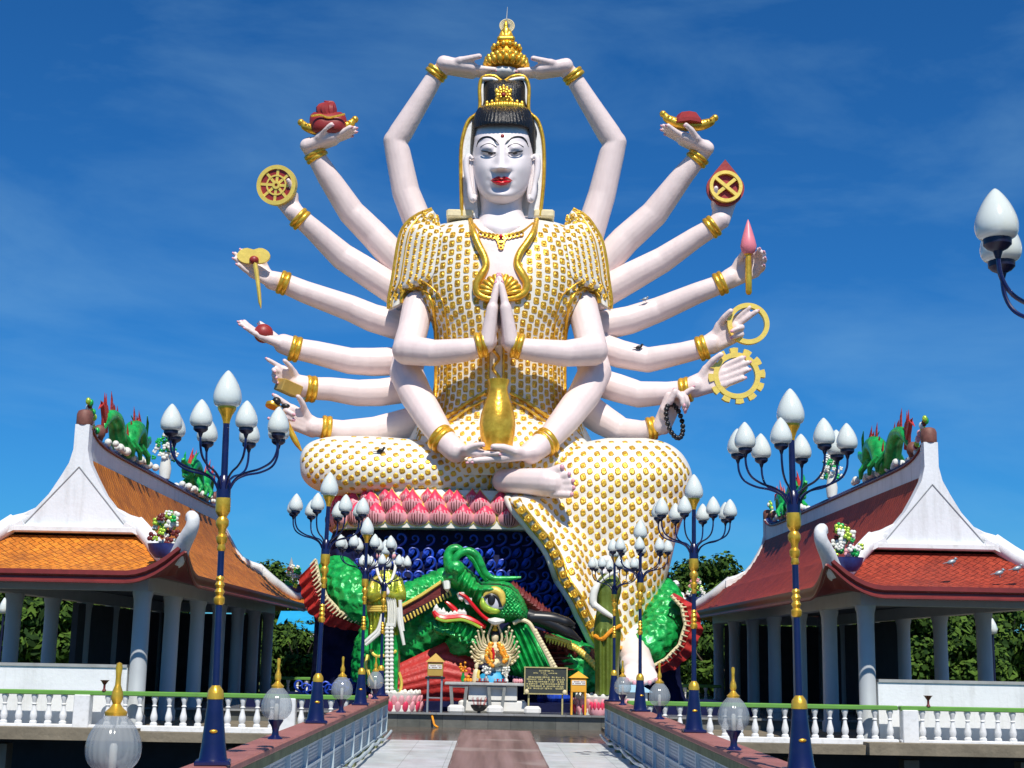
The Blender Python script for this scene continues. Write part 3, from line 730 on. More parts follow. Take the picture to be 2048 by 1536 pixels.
# overhead pair
arm([(846,470,54.6,31),(812,385,54.6,29),(791,283,54.4,26),(845,195,54.0,21),(872,150,53.8,18)],(893,131,53.6),(1000,152,53.4),(-.15,0,1),1,[.06,.06,.06,.06],th=(.25,1,.35),br=(873,146,53.8,21),thc=0,thick=1.4,spread=.2)
arm([(1178,470,54.6,31),(1203,392,54.6,29),(1229,286,54.4,26),(1173,198,54.0,21),(1147,155,53.8,18)],(1127,135,53.6),(1026,153,53.4),(.15,0,1),-1,[.06,.06,.06,.06],th=(.25,1,.35),br=(1147,152,53.8,21),thc=0,thick=1.4,spread=.2)
# left fan
a2=arm([(812,540,55.2,33),(748,470,55.1,30),(703,425,54.9,28),(655,352,54.4,23),(635,318,54.2,20)],(620,292,54.0),(716,262,53.6),(-.25,-.1,1),1,[.10,.08,.04,.02],th=(.4,1,.5),thick=1.4,br=(632,311,54.2,21.5))
a3=arm([(812,595,55.0,32),(735,545,54.9,30),(685,513,54.8,28),(630,462,54.3,22),(605,440,54.1,20)],(588,424,54.0),(536,350,54.1),(0,-1,0),1,[.1,.1,.1,.1],th=(.25,1,1.3),br=(600,438,54.1,21.5))
a4=arm([(812,655,54.8,31),(745,636,54.7,29),(702,617,54.6,27),(610,584,54.1,23),(570,567,54,21)],(545,561,53.8),(462,514,53.2),(.2,-.8,.6),1,[.25,.12,.1,.12],th=(.6,1,.9),br=(567,566,53.9,22))
a5=arm([(812,722,54.6,29),(745,724,54.5,29),(700,722,54.4,27),(630,705,54.0,24),(595,698,53.8,22)],(567,688,53.7),(473,651,53.3),(.3,-.35,1),1,[.16,.12,.10,.10],th=(.35,1,.45),br=(590,698,53.8,23.5))
a6=arm([(812,778,54.4,28),(760,785,54.3,28),(715,786,54.2,27),(660,778,53.9,24),(625,777,53.7,23)],(600,771,53.5),(520,728,53.0),(.1,-1,-.3),1,[.1,.75,.85,.9],th=(.5,.9,.5),br=(621,778,53.7,24))
a7=arm([(850,838,54.0,32),(800,850,54.0,30),(750,860,53.9,27),(685,862,53.5,22),(655,857,53.3,20)],(625,854,53.2),(530,808,52.6),(.1,-1,-.1),1,[.05,1.05,1.1,.15],th=(.7,.8,.7),br=(652,856,53.3,22),spread=1.2)
# right fan
b2=arm([(1188,548,55.2,33),(1250,480,55.1,31),(1308,428,54.9,29),(1365,352,54.4,23),(1392,320,54.2,20)],(1409,297,54.0),(1320,257,53.6),(.25,-.1,1),-1,[.10,.08,.04,.02],th=(.4,1,.5),thick=1.4,br=(1395,317,54.2,21.5))
b3=arm([(1188,595,55.0,33),(1260,555,54.9,31),(1325,520,54.7,27),(1390,476,54.3,22),(1420,458,54.1,20)],(1441,440,54.0),(1464,352,54.1),(0,-1,.1),-1,[.12,.12,.12,.12],th=(.3,1,1.3),br=(1424,454,54.1,21.5))
b4=arm([(1188,655,54.8,31),(1260,640,54.7,29),(1318,619,54.6,26),(1395,586,54.1,22),(1437,570,53.9,20)],(1462,556,53.8),(1556,506,53.3),(0,-1,.1),-1,[.62,.62,.62,.62],th=(.35,1,.9),br=(1441,567,53.9,22),spread=.2)
b5=arm([(1188,690,54.6,30),(1240,708,54.5,29),(1296,720,54.4,26),(1365,706,53.9,22),(1400,697,53.7,21)],(1425,686,53.6),(1520,628,53.0),(.1,-1,.1),-1,[.02,.04,1.1,1.2],th=(.35,1,.6),br=(1405,696,53.7,23),spread=.9)
b6=arm([(1188,762,54.4,29),(1235,776,54.3,29),(1278,789,54.2,27),(1335,786,53.8,23),(1368,781,53.6,21)],(1392,772,53.4),(1502,731,52.9),(.1,-1,.15),-1,[.05,.05,.05,.05],th=(.45,1,.5),br=(1372,780,53.6,23),spread=.4)
b7=arm([(1165,812,54.0,33),(1205,840,53.9,31),(1243,862,53.8,27),(1285,862,53.3,21),(1305,857,53.1,19)],(1325,850,52.9),(1372,742,52.3),(.75,-.65,0),-1,[1.0,1.15,1.2,.25],th=(.1,1,.3),br=(1303,857,53.1,21),bax=(1,0,.2),spread=1.0)
# praying pair: upper arms come out of the sleeves
arm([(836,612,53.0,32),(826,660,52.4,31),(814,700,51.7,31),(870,706,51.0,27),(930,700,50.6,24),(960,694,50.5,21)],(975,682,50.45),(996,548,50.45),(1,0,.15),1,[.03,.03,.03,.03],th=(.5,1,.1),br=(962,690,50.5,24),bax=(1,0,.25),spread=.1,wid=.9)
arm([(1164,612,53.0,32),(1176,660,52.4,31),(1186,702,51.7,31),(1130,707,51.0,27),(1070,701,50.6,24),(1037,696,50.5,21)],(1021,682,50.45),(1000,548,50.45),(-1,0,.15),-1,[.03,.03,.03,.03],th=(.5,1,.1),br=(1035,692,50.5,24),bax=(-1,0,.25),spread=.1)
# lap pair
arm([(822,700,53.8,33),(812,745,53.0,34),(832,790,52.2,33),(862,840,51.0,30),(888,880,50.2,25)],(912,902,49.7),(1010,911,49.2),(0,-.15,1),1,[.05,.05,.05,.05],th=(.1,1,.5),br=(883,878,50.2,26),bax=(.7,-.3,-.6),spread=.1)
arm([(1178,700,53.8,33),(1190,745,53.0,34),(1168,790,52.2,33),(1130,840,51.0,30),(1096,880,50.2,25)],(1062,905,49.7),(935,925,49.4),(0,-.15,1),-1,[.03,.03,.03,.03],th=(.1,1,.5),br=(1092,884,50.2,26),bax=(-.7,-.3,-.6),spread=.1)
# ---- vase in the lap
k=PX(49.6); c=P(994,903,49.75)
mb=MB(); mb.lathe([(a*k,b*k) for a,b in ((27,0),(31,12),(35,35),(36.5,55),(34,75),(28,95),(22,112),(19,124),(19,132),(22,142),(22.5,146),(19,147),(17,140),(0,138))],c,40); mb.build('vase',GOLD,statue,ang=60)
# ---- held attributes
def disc(c,r,th,mb,n=48,mi=0,ax=(0,1,0)):
    rot=Vector(ax).normalized().to_track_quat('Z','Y').to_matrix(); mb.lathe([(0,-th),(r*.97,-th),(r,-th*.6),(r,th*.6),(r*.97,th),(0,th)],c,n,rot=rot,mi=mi)
def ring(mb,c,r0,r1,y0,y1,n=48,mi=0,ax=(0,1,0)):
    rot=Vector(ax).normalized().to_track_quat('Z','Y').to_matrix(); v=[]
    for r,z in((r0,y0),(r1,y0),(r1,y1),(r0,y1)):
        for q in range(n):
            a=math.tau*q/n; v.append(Vector(c)+rot@Vector((r*math.cos(a),r*math.sin(a),z)))
    mb.add(v,[(i*n+q,i*n+(q+1)%n,((i+1)%4)*n+(q+1)%n,((i+1)%4)*n+q) for i in range(4) for q in range(n)],mi)
# bowl with red flame
k=PX(53.7)
def ingot(cx,cy,lean,w,Yd,parent):
    mb=MB(); n=30
    pts=[]
    for i in range(n+1):
        t=i/n*2-1; x=cx+t*w; y=cy+lean*t-16*t*t-(4 if abs(t)>.9 else 0)
        pts.append(P(x,y,Yd)); 
    mb.tube(pts,[ (3+9*math.sqrt(max(0,1-abs(i/n*2-1)**3)))*k for i in range(n+1)],10)
    for t in(-1,1): mb.ball(pts[0 if t<0 else -1],7.5*k,10,8)
    for i in range(3,n-2,2): mb.ball(pts[i]+Vector((0,-8*k,3*k)),3.4*k,8,6)
    return mb
mb=ingot(656,262,-3,54,53.6,statue); bw=mb.build('flame_bowl',GOLD,statue)
mb=MB(); b=Surf([(224,628,682,53.8,.4),(230,621,690,53.8,.62),(245,619,694,53.8,.72),(262,622,692,53.8,.6),(270,632,684,53.8,.3)],p=3); b.mesh(mb,20,30)
for j in range(7): 
    a=j*.9; mb.tube([P(656+10*math.cos(a),232,53.6+.2*math.sin(a)),P(652+12*math.cos(a),218,53.6+.2*math.sin(a)),P(660+5*math.cos(a+.5),208,53.6),P(649+4*math.cos(a)+j,202,53.6)],[.16,.2,.12,.02],8,sub=4)
mb.build('red_offering',RED,bw)
mb=MB(); mb.tube([P(x,y,53.05) for x,y in((622,232),(640,230),(655,235),(670,233),(690,228))],.045,6,sub=4); mb.build('gold_cord',GOLD,bw)
mb=ingot(1378,252,4,52,53.6,statue); bw=mb.build('ingot_dish',GOLD,statue)
mb=MB(); rc=P(1376,252,53.7); mb.lathe([(34*k,0),(33*k,8*k),(21*k,25*k),(0,26*k)],rc,8); mb.build('red_jewel',RED,bw,ang=20)
# wheel
wc=P(554,371,53.72); r=42*k; ax=(.18,1,.1)
mb=MB(); ring(mb,wc,0.001,r*.86,-.06,.06,mi=1,ax=ax); ring(mb,wc,r*.80,r,-.13,.13,ax=ax); ring(mb,wc,r*.44,r*.52,-.10,.10,ax=ax); ring(mb,wc,r*.08,r*.2,-.12,.12,ax=ax)
rot=Vector(ax).normalized().to_track_quat('Z','Y').to_matrix()
for q in range(8):
    a=math.tau*q/8+.1; m=rot@Matrix.Rotation(a,3,'Z'); mb.box(wc+m@Vector((r*.5,0,0)),(r*.66,.11,.17),rot=m)
mb.build('spoked_wheel',[YEL,RED],statue)
# drop shaped shield
sc=P(1451,372,53.62); poly=[]
for q in range(40):
    a=math.pi*(-1.25+1.5*q/39)*1.0
for q in range(41):
    a=R(150)+R(240)*q/40; poly.append((39*math.cos(a),37*math.sin(a)-5))
poly=[(39*math.cos(R(158+224*q/40)),37*math.sin(R(158+224*q/40))-4) for q in range(41)]+[(22,30),(8,48),(0,58),(-8,48),(-22,30)]
mb=MB(); mb.plate([sc+Vector((a*k,0,b*k)) for a,b in poly],(0,.22,0))
sh=mb.build('drop_shield',RED,statue)
mb=MB(); cc=sc+Vector((0,-.05,-3*k)); ring(mb,cc,27*k,34*k,-.12,.08)
for a in(R(40),R(140)):
    m=Matrix.Rotation(-a,3,'Y'); mb.box(cc+Vector((0,-.06 if a>1 else -.03,0)),(54*k,.12,7*k),rot=m)
mb.build('gold_ring_cross',YEL,sh)
# heart-headed knife
mb=MB(); Yh=53.0
pl=[]
for q in range(40):
    t=math.tau*q/40; r=27*(1-.0*math.sin(t)); x=33*math.copysign(abs(math.cos(t))**.9,math.cos(t)); y=17*math.sin(t)+ (5*math.exp(-(x/9)**2)*(-1 if math.sin(t)>0 else .6)); pl.append(P(507+x,511-y,Yh))
mb.plate(pl,(0,.16,0))
mb.tube([P(510,525,Yh),P(513,545,Yh),P(517,575,Yh),P(520,605,Yh),P(522,617,Yh)],[8*k,8*k,7*k,6*k,1*k],8,flat=.6)
kn=mb.build('heart_headed_knife',YEL,statue); MB().ball(P(508,520,Yh-.05),(.19,.16,.17),14,9).build('red_bead',RED,kn)
MB().ball(P(527,667,53.45),19.5*k,24,16).build('red_ball',RED,statue)
mb=MB(); m=Matrix.Rotation(R(18),3,'Y')@Matrix.Rotation(R(38),3,'Z'); mb.box(P(577,776,53.0),(44*k,34*k,25*k),rot=m,bev=.03); bx=mb.build('gold_box',OCH,statue)
mb=MB(); mb.tube([P(553,806,52.6),P(562,825,52.4),P(575,850,52.4),P(590,880,52.4),P(603,902,52.4)],[5*k,5*k,6*k,6*k,2*k],10,sub=3)
disc(P(545,811,52.5),14*k,.07,mb,24,ax=(.2,.3,1)); sp=mb.build('gold_ladle',GOLD,statue)
mb=MB(); mb.ball(P(553,803,52.4),9*k,12,8); mb.ball(P(571,812,52.4),(9*k,5*k,5*k),12,8); mb.build('black_bead',BLACK,statue)
mb=MB(); bc=P(1497,545,53.0); mb.lathe([(4*k,-46*k),(6.5*k,-42*k),(7*k,0),(6*k,36*k),(9*k,38*k)],bc,14); bd=mb.build('bud_sceptre_handle',GOLD,statue)
mb=MB(); mb.lathe([(8*k,0),(14*k,7*k),(16.5*k,18*k),(13*k,34*k),(8*k,52*k),(3*k,68*k),(0,75*k)],P(1497,509,53.0),24); mb.build('pink_bud',PINKB,statue)
mb=MB(); ring(mb,P(1496,648,53.1),33*k,42.5*k,-.12,.12); mb.build('gold_ring',YEL,statue)
mb=MB(); gc=P(1473,752,53.1); ring(mb,gc,37*k,47*k,-.12,.12)
for q in range(12):
    a=math.tau*q/12+.1; m=Matrix.Rotation(-a,3,'Y'); 
    pl=[(44,-6.5),(56,-8.5),(57.5,0),(56,8.5),(44,6.5)]
    mb.plate([gc+m@Vector((x*k,-.11,y*k)) for x,y in pl],(0,.22,0))
mb.build('gear_ring',YEL,statue)
mb=MB()
for q in range(22):
    t=q/21*math.tau; mb.ball(P(1349+15*math.cos(t)+ (842-(842+34*math.sin(t)))*-.22,842+34*math.sin(t),52.2+.25*math.cos(t)),5.2*k,10,7)
mb.build('prayer_beads',BLACK,statue)
# ---- feet
def foot(pts,toes,vox=.06):
    mb=MB()
    for (a,b) in zip(pts[:-1],pts[1:]): mb.cap(P(*a[:3]),P(*b[:3]),a[3]*PX(a[2]),b[3]*PX(b[2]),14)
    for t in toes:
        mb.cap(P(*t[0][:3]),P(*t[1][:3]),t[0][3]*PX(t[0][2]),t[1][3]*PX(t[1][2]),10)
    o=mb.build('foot',SKIN,statue,remesh=vox,smooth=5)
    for t in toes:
        m2=MB(); p=P(*t[1][:3]); d=(p-P(*t[0][:3])).normalized(); r=t[1][3]*PX(t[1][2]); m2.ball(p+d*r*.55-Vector((0,r*.5,0)),(r*.5,r*.5,r*.62),8,6); m2.build('toenail',NAIL,o)
foot([(1008,962,50.1,24),(1030,962,49.8,25),(1062,963,49.4,27),(1092,965,49.1,29),(1104,967,49.0,27)],
     [((1100,949,49.0,14),(1119,938,48.8,10.5)),((1110,956,48.9,10),(1134,950,48.7,8.5)),((1112,966,48.9,10),(1141,963,48.7,8.5)),((1112,977,48.9,10),(1143,976,48.7,8)),((1106,987,48.9,10),(1139,989,48.7,8))],vox=.045)
foot([(1262,1262,50.2,27),(1266,1295,49.6,32),(1272,1322,48.7,32),(1284,1338,48.0,27),(1264,1330,48.2,25)],
     [((1260,1342,47.6,15),(1254,1358,47.2,11)),((1271,1344,47.5,12),(1269,1363,47.1,9.5)),((1282,1345,47.5,12),(1284,1364,47.1,9)),((1292,1343,47.5,11),(1298,1362,47.1,8.5)),((1300,1340,47.5,10),(1311,1357,47.1,8))])
# ================================================ LOTUS PEDESTAL
ped=thing('lotus_pedestal',P(1010,1058,52.2),'pink lotus petal pedestal ring under the giant seated statue','pedestal')
PC=P(1000,1030,54.3); k0=PX(50.8)
pz=lambda y: P(1018,y,50.6).z
zb=pz(1061); zt=pz(986)
def sup(a,rx,ry,e=.55):
    return Vector((PC.x+rx*math.copysign(abs(math.cos(a))**e,math.cos(a)),PC.y+ry*math.copysign(abs(math.sin(a))**e,math.sin(a)),0))
RX=(P(1340,1030,52).x-P(660,1030,52).x)/2; RY=4.2
mb=MB(); prof=[(1.0,zb),(1.0,zb+.25),(.965,zb+.3),(.955,zt-.1),(.93,zt+.05),(.0,zt+.1)]
n=96; vs=[sup(math.tau*i/n,RX*a,RY*a)+Vector((0,0,z)) for a,z in prof for i in range(n)]
mb.add(vs,[(j*n+i,j*n+(i+1)%n,(j+1)*n+(i+1)%n,(j+1)*n+i) for j in range(len(prof)-1) for i in range(n)]+[tuple(range(n))]); mb.build('pedestal_core',ROBE,ped)
def petal(w,h,d):
    mb=MB(); nu,nv=14,18
    ol=[(0,.12),(.06,.62),(.18,.93),(.36,1.0),(.52,.86),(.68,.55),(.80,.28),(.90,.12),(1.0,.02)]
    def f(u,v):
        s=interp(ol,v)[0]; x=(u-.5)*2
        return Vector((x*w/2*s, -d*(1-abs(x)**2.2)*math.sin(math.pi*min(1,.1+v*.95))**.8-.03, v*h))
    b=len(mb.v); mb.grid(f,nu,nv)
    for j in range(nv):
        for i in range(nu):
            v=(j+.5)/nv; x=abs((i+.5)/nu-.5)*2
            lim=.50+.05*math.sin(i*2.7)
            mb.m[j*nu+i]=1 if v>lim else 0
    for sg in(0,1): mb.tube([f(sg,j/nv) for j in range(nv+1)],.018,6,mi=2)
    for x in(-.45,-.22,0,.24,.47):
        mb.tube([f(.5+x/2,v/10*(.42+.1*(x==0)))-Vector((0,.004,0)) for v in range(1,11)],[.006]+[.017]*8+[.004],5,mi=3)
    mb.mi=0
    return mb.mesh('petal',ang=80,fix=False)
pm=petal(.84,1.0,.30)
for m in(PINKL,PINKH,YEL,MAROON): pm.materials.append(m)
po=ORG['lotus_pedestal'] if 'lotus_pedestal' in ORG else ped.location
def put_petals(z,sc,off,out):
    # equal arc spacing along the front and sides
    N=720; pts=[sup(math.pi*(1.0+ i/N)+0, RX*out, RY*out) for i in range(-90,N+91)]
    acc=off; 
    for i in range(1,len(pts)):
        d=(pts[i]-pts[i-1]).length; acc+=d
        if acc>=.79:
            acc-=.79
            if pts[i].x>P(1118,1030,50.3).x: continue
            t=(pts[i]-pts[i-1]).normalized()
            o=bpy.data.objects.new('petal',pm); C.objects.link(o); o.parent=ped
            o.location=Vector((pts[i].x,pts[i].y,z))-Vector(ped.location); o.rotation_euler=(R(-4),0,math.atan2(t.y,t.x)); o.scale=(sc,sc,sc)
put_petals(zb+.05,1.0,0,1.0); put_petals(zb+.50,.95,.395,.985); 
put_petals(zb+.86,.62,0,.972)
# ================================================ WAVE BASE
wb=thing('wave_base',P(1000,1400,53),'dark blue plinth modelled as curling sea waves below the lotus','plinth')
WB=Surf([(1058,668,1334,53.2,2.2),(1100,655,1334,53.2,2.4),(1150,650,1338,53.2,2.7),(1220,632,1345,53.2,3.0),(1300,626,1360,53.2,3.4),(1360,620,1362,53.2,3.7),(1425,600,1380,53.2,4.0)],p=3.2)
WB.extra=lambda x,y: .22*noise.noise(Vector((x*.035,y*.03,0)))+.12*noise.noise(Vector((x*.1,y*.09,3)))
mb=MB(); WB.mesh(mb,70,110,back=3.4); mb.build('plinth_core',DKBASE,wb,ang=80)
def curl(mb,p,s,flip,mi=0,tilt=0):
    pts=[];rr=[]
    for i in range(15):
        t=i/14; a=-1.2+t*6.0; r=.26*(1-.78*t)*s
        pts.append(p+Vector((flip*(math.cos(a)*r),-.10*s-.10*s*t,math.sin(a)*r))); rr.append(s*(.060*(1-.5*t)))
    pts=[p+Vector((-flip*.30*s,.1,-.32*s)),p+Vector((-flip*.02*s,0,-.30*s))]+pts; rr=[.04*s,.055*s]+rr
    mb.tube(pts,rr,6,mi=mi)
rows=[(1077,700,1100,27,1.0),(1104,770,1090,26,1.0),(1126,690,1085,24,1.05),(1150,700,1100,23,1.05),(1172,690,900,24,1.05),(1174,1045,1140,23,1.05),(1198,1070,1155,22,1.05),(1222,1092,1165,22,1.0),(1200,700,860,24,1.0),(1245,700,760,24,.9)]
rnd=random.Random(3)
for yy,x0,x1,dx,sc in rows:
    mb=MB(); x=x0
    while x<x1:
        q=sc*(.60+.35*rnd.random()); y=yy+rnd.uniform(-3,3); curl(mb,P(x,y,WB.depth(x,y)-.1),q,1)
        if yy>1100 and rnd.random()<.8:
            mb.tube([P(x-10,y+10,WB.depth(x,y)-.05),P(x-3,y+2,WB.depth(x,y)-.28),P(x+5,y-9,WB.depth(x,y)-.1)],[.03,.10,.03],6,sub=3)
        x+=dx*(.85+.3*rnd.random())
    mb.build('wave_crest_row',LBLUE,wb)
mb=MB()
for k in range(26):
    x=600+k*10; y=1372+rnd.uniform(-6,6); curl(mb,P(x,y,49.0),.75,1 if k%2 else -1)
mb.build('foot_waves',LBLUE,wb); mb=MB()
for k in range(22):
    x=1090+k*9; y=1390+rnd.uniform(-8,8); 
    if x<1150 or x>1330: curl(mb,P(x,y,48.6),.8,1 if k%2 else -1)
for k in range(14):
    x=1078+k*6; mb.tube([P(x,1412,48.4),P(x+2,1398,48.1),P(x+1,1378,48.5)],[.1,.12,.05],6,sub=3)
mb.build('foot_waves',LBLUE,wb)
mb=MB(); mb.box((P(1000,1400,48.6).x,50.6,.35),(16.5,8,.7)); mb.build('plinth_foot',DKBASE,wb)
# ================================================ DRAGON
drg=thing('dragon_statue',P(960,1400,48),'open mouthed green dragon with red fins coiled in front of the giant statue','statue')
def scaletube(mb,pts,rad,seg=40,sub=14,mi=0,flat=1,sc=.30,amp=.11):
    pts=[P(*p) for p in pts]; rad=[r*PX(48) for r in rad]
    p2,r2=spline(pts,rad,sub); 
    # resample evenly
    L=[0]
    for i in range(1,len(p2)): L.append(L[-1]+(p2[i]-p2[i-1]).length)
    n=max(8,int(L[-1]/.05)); q=[];rr=[];j=0
    for i in range(n+1):
        t=L[-1]*i/n
        while j<len(L)-2 and L[j+1]<t: j+=1
        f=(t-L[j])/max(1e-6,L[j+1]-L[j]); q.append(p2[j].lerp(p2[j+1],f)); rr.append(lerp(r2[j],r2[j+1],f))
    vs=[]; u=Vector((0,-1,0)); m=seg*2
    for i in range(n+1):
        t=(q[min(i+1,n)]-q[max(i-1,0)]).normalized(); u=(u-t*u.dot(t)).normalized(); w=t.cross(u)
        for k in range(m):
            a=math.tau*k/m; s=L[-1]*i/n/sc
            row=math.floor(s); fr=s-row; nc=round(math.tau*rr[i]/sc*.9) or 1
            c=a/math.tau*nc+(row%2)*.5; cx=abs(c-math.floor(c)-.5)*2
            # overlapping scale: raised at its trailing edge
            e=fr+.45*(cx**2)
            h=amp*((e if e<1 else e-1))
            d=u*math.cos(a)*flat+w*math.sin(a); vs.append(q[i]+d*(rr[i]+h))
    mb.add(vs,[(i*m+k,i*m+(k+1)%m,(i+1)*m+(k+1)%m,(i+1)*m+k) for i in range(n) for k in range(m)]+[tuple(range(m)),tuple(n*m+k for k in range(m))],mi)
    return q,rr
def spikes(mb,edge,dirs,ln,w,mi=0,thick=.12,dy=0):
    for p,d,l in zip(edge,dirs,ln):
        t=Vector((-d.z,0,d.x)); a=p-t*w; b=p+t*w; c=p+d*l+t*w*.6
        mb.add([a+Vector((0,thick,0)),b+Vector((0,thick,0)),a-Vector((0,thick,0)),b-Vector((0,thick,0)),c],[(0,1,4),(2,4,3),(0,4,2),(1,3,4),(0,2,3,1)],mi)
# left coil and its red fringe
mb=MB(); scaletube(mb,[(662,1142,51.6),(680,1152,50.4),(694,1178,49.6),(718,1204,49.2),(752,1218,49.2),(800,1226,49.4)],[26,34,38,38,36,34]); mb.build('left_coil',EGRN,drg,ang=180)
mb=MB()
ri=[(632,1120),(640,1160),(655,1195),(680,1222),(712,1238),(740,1243)]; ro=[(600,1152),(606,1190),(618,1222),(648,1248),(690,1258),(738,1262)]
def fr(u,v):
    t=v*(len(ri)-1); i=min(int(t),len(ri)-2); f=t-i
    a=(lerp(ri[i][0],ri[i+1][0],f),lerp(ri[i][1],ri[i+1][1],f)); b=(lerp(ro[i][0],ro[i+1][0],f),lerp(ro[i][1],ro[i+1][1],f))
    rag=1+.10*abs(math.sin(v*26))*u
    return P(lerp(a[0],b[0],u*rag),lerp(a[1],b[1],u*rag),lerp(49.0,49.5,u)+.1*math.sin(v*60)*u-(.15 if u>.3 else 0))
mb.grid(fr,10,80); mb.grid(lambda u,v: fr(u,v)+Vector((0,.3,0)),10,80); mb.grid(lambda u,v: fr(1,v)+Vector((0,.3*u,0)),1,80)
mb.build('left_dorsal_fin',FRED,drg,ang=80,fix=False)
mb=MB(); mb.tube([fr(0,v/20)-Vector((0,.15,0)) for v in range(21)],.06,6,sub=2)
for v in range(24): mb.cap(fr(0,v/24)-Vector((0,.2,0)),fr(.32,v/24)-Vector((0,.2,0)),.04,.02,6)
mb.build('fin_trim',CREAM,drg)
# right coil
mb=MB(); scaletube(mb,[(1308,1180,52.5),(1324,1196,51.2),(1330,1228,50.3),(1320,1262,49.8),(1300,1292,49.5),(1275,1318,49.5)],[26,36,40,40,36,30]); mb.build('right_coil',EGRN,drg,ang=180)
mb=MB()
ri=[(1342,1192),(1362,1215),(1369,1250),(1357,1290),(1330,1318),(1300,1335)]; ro=[(1348,1186),(1390,1212),(1404,1258),(1386,1305),(1348,1338),(1304,1350)]
mb.grid(fr,10,80); mb.grid(lambda u,v: fr(u,v)+Vector((0,.3,0)),10,80); mb.grid(lambda u,v: fr(1,v)+Vector((0,.3*u,0)),1,80)
mb.build('right_dorsal_fin',FRED,drg,ang=80,fix=False)
mb=MB(); mb.tube([fr(0,v/20)-Vector((0,.15,0)) for v in range(21)],.055,6,sub=2)
for v in range(20): mb.cap(fr(0,v/20)-Vector((0,.2,0)),fr(.3,v/20)-Vector((0,.2,0)),.035,.02,6)
mb.build('fin_trim',CREAM,drg)
# neck body sweeping behind the mouth, belly bands, red chest
mb=MB(); scaletube(mb,[(905,1160,48.9),(865,1185,48.6),(825,1212,48.4),(785,1250,48.4),(760,1300,48.6),(755,1360,48.8)],[26,34,42,46,48,48]); mb.build('neck_coil',EGRN,drg,ang=180)
mb=MB(); scaletube(mb,[(950,1215,48.7),(905,1225,48.3),(865,1250,48.2),(835,1285,48.4),(830,1330,48.8)],[42,50,52,50,44]); mb.build('throat_coil',EGRN,drg,ang=180)
mb=MB(); mb.plate([P(x,y,46.9) for x,y in((801,1214),(885,1164),(897,1186),(802,1238))],(0,.35,0),0)
mb.plate([P(x,y,46.85) for x,y in((802,1232),(896,1184),(900,1190),(803,1252))],(0,.3,0),1)
for k in range(16):
    t=k/15; mb.cap(P(804+t*98,1247-t*56,46.75),P(801+t*98,1239-t*56,46.75),.032,.032,6,); 
for i in range(len(mb.m)-16*200,len(mb.m)): 
    if i>=0 and i>=12: mb.m[i]=2
mb.tube([P(x,y,46.85) for x,y in((800,1214),(842,1191),(884,1163))],.06,6,mi=2)
mb.build('belly_band',[MAROON,BLACK,YEL],drg)
mb=MB()
mb.grid(lambda u,v: P(lerp(792,958,u), lerp(lerp(1330,1284,min(1,u*1.7))+ (max(0,u-.59)*60), 1415,v), 47.6-.8*math.sin(math.pi*(.15+.7*v))-.025*math.sin(v*44)),40,30)
mb.build('red_chest',FRED,drg,fix=False,ang=120)
# right rear body (under the drape)
mb=MB(); scaletube(mb,[(1085,1290,48.6),(1120,1305,48.3),(1160,1330,48.2),(1180,1370,48.4)],[18,30,38,40]); mb.build('rear_coil',EGRN,drg,ang=180)
mb=MB(); mb.grid(lambda u,v: P(lerp(1060,1196,u),lerp(1252+50*u,1285+60*u,v),47.9-.4*math.sin(v*3)-.08*math.sin(u*50)),40,8); mb.grid(lambda u,v: P(lerp(1080,1130,u)+30*v,lerp(1290,1345,v),47.6-.1*math.sin(v*30)),10,20)
mb.build('maroon_folds',MAROON,drg,fix=False)
mb=MB(); 
for k in range(12):
    t=k/11; mb.ball(P(lerp(1140,1192,t),1292+42*t**1.4,47.5),.12,8,6)
    if k<8: mb.cap(P(1095+k*6,1275+k*1.6,47.4),P(1093+k*6,1284+k*1.6,47.4),.06,.02,6)
mb.tube([P(1090,1272,47.4),P(1115,1277,47.35),P(1142,1286,47.4)],.07,6); mb.build('gold_fringe',YEL,drg)
# ---- head
hd=None
UP=[(884,1150),(889,1141),(893,1128),(900,1121),(912,1118),(925,1128),(938,1138),(952,1152),(962,1164),(975,1162),(1000,1160),(1020,1166),(1036,1180),(1048,1200),(1056,1222),(1056,1238),(1044,1250),(1030,1244),(1005,1246),(985,1242),(966,1228),(950,1214),(938,1198),(922,1184),(905,1176),(890,1166)]
def inflate(poly,Yf,depth,mb,mi=0,n=70,amp=0,sc=0):
    # height field over a traced outline: distance to the edge gives thickness
    xs=[p[0] for p in poly]; ys=[p[1] for p in poly]; x0,x1,y0,y1=min(xs),max(xs),min(ys),max(ys); m=max(8,int(n*(y1-y0)/(x1-x0)))
    def dist(x,y):
        d=1e9
        for i in range(len(poly)):
            a=poly[i-1];b=poly[i]; vx,vy=b[0]-a[0],b[1]-a[1]; t=max(0,min(1,((x-a[0])*vx+(y-a[1])*vy)/(vx*vx+vy*vy+1e-9)))
            d=min(d,math.hypot(x-a[0]-t*vx,y-a[1]-t*vy))
        return d
    idx={};vs=[];D={}
    for j in range(m+1):
        for i in range(n+1):
            x=lerp(x0,x1,i/n);y=lerp(y0,y1,j/m); ins=inpoly(x,y,poly); d=dist(x,y)
            cell=(x1-x0)/n
            if ins or d<cell*1.0:
                D[(i,j)]=(x,y,d if ins else 0)
    f=[]
    for (i,j),(x,y,d) in D.items():
        h=depth(x,y,d); 
        idx[(i,j)]=len(vs); vs.append(P(x,y,Yf-h))
    nb=len(vs)
    for (i,j),(x,y,d) in D.items(): vs.append(P(x,y,Yf+.45*depth(x,y,d)))
    keys=list(D.keys()); fs=[]
    for (i,j) in keys:
        q=[(i,j),(i+1,j),(i+1,j+1),(i,j+1)]
        if all(k in idx for k in q):
            fs.append(tuple(idx[k] for k in q)); fs.append(tuple(nb+idx[k] for k in reversed(q)))
    mb.add(vs,fs,mi)
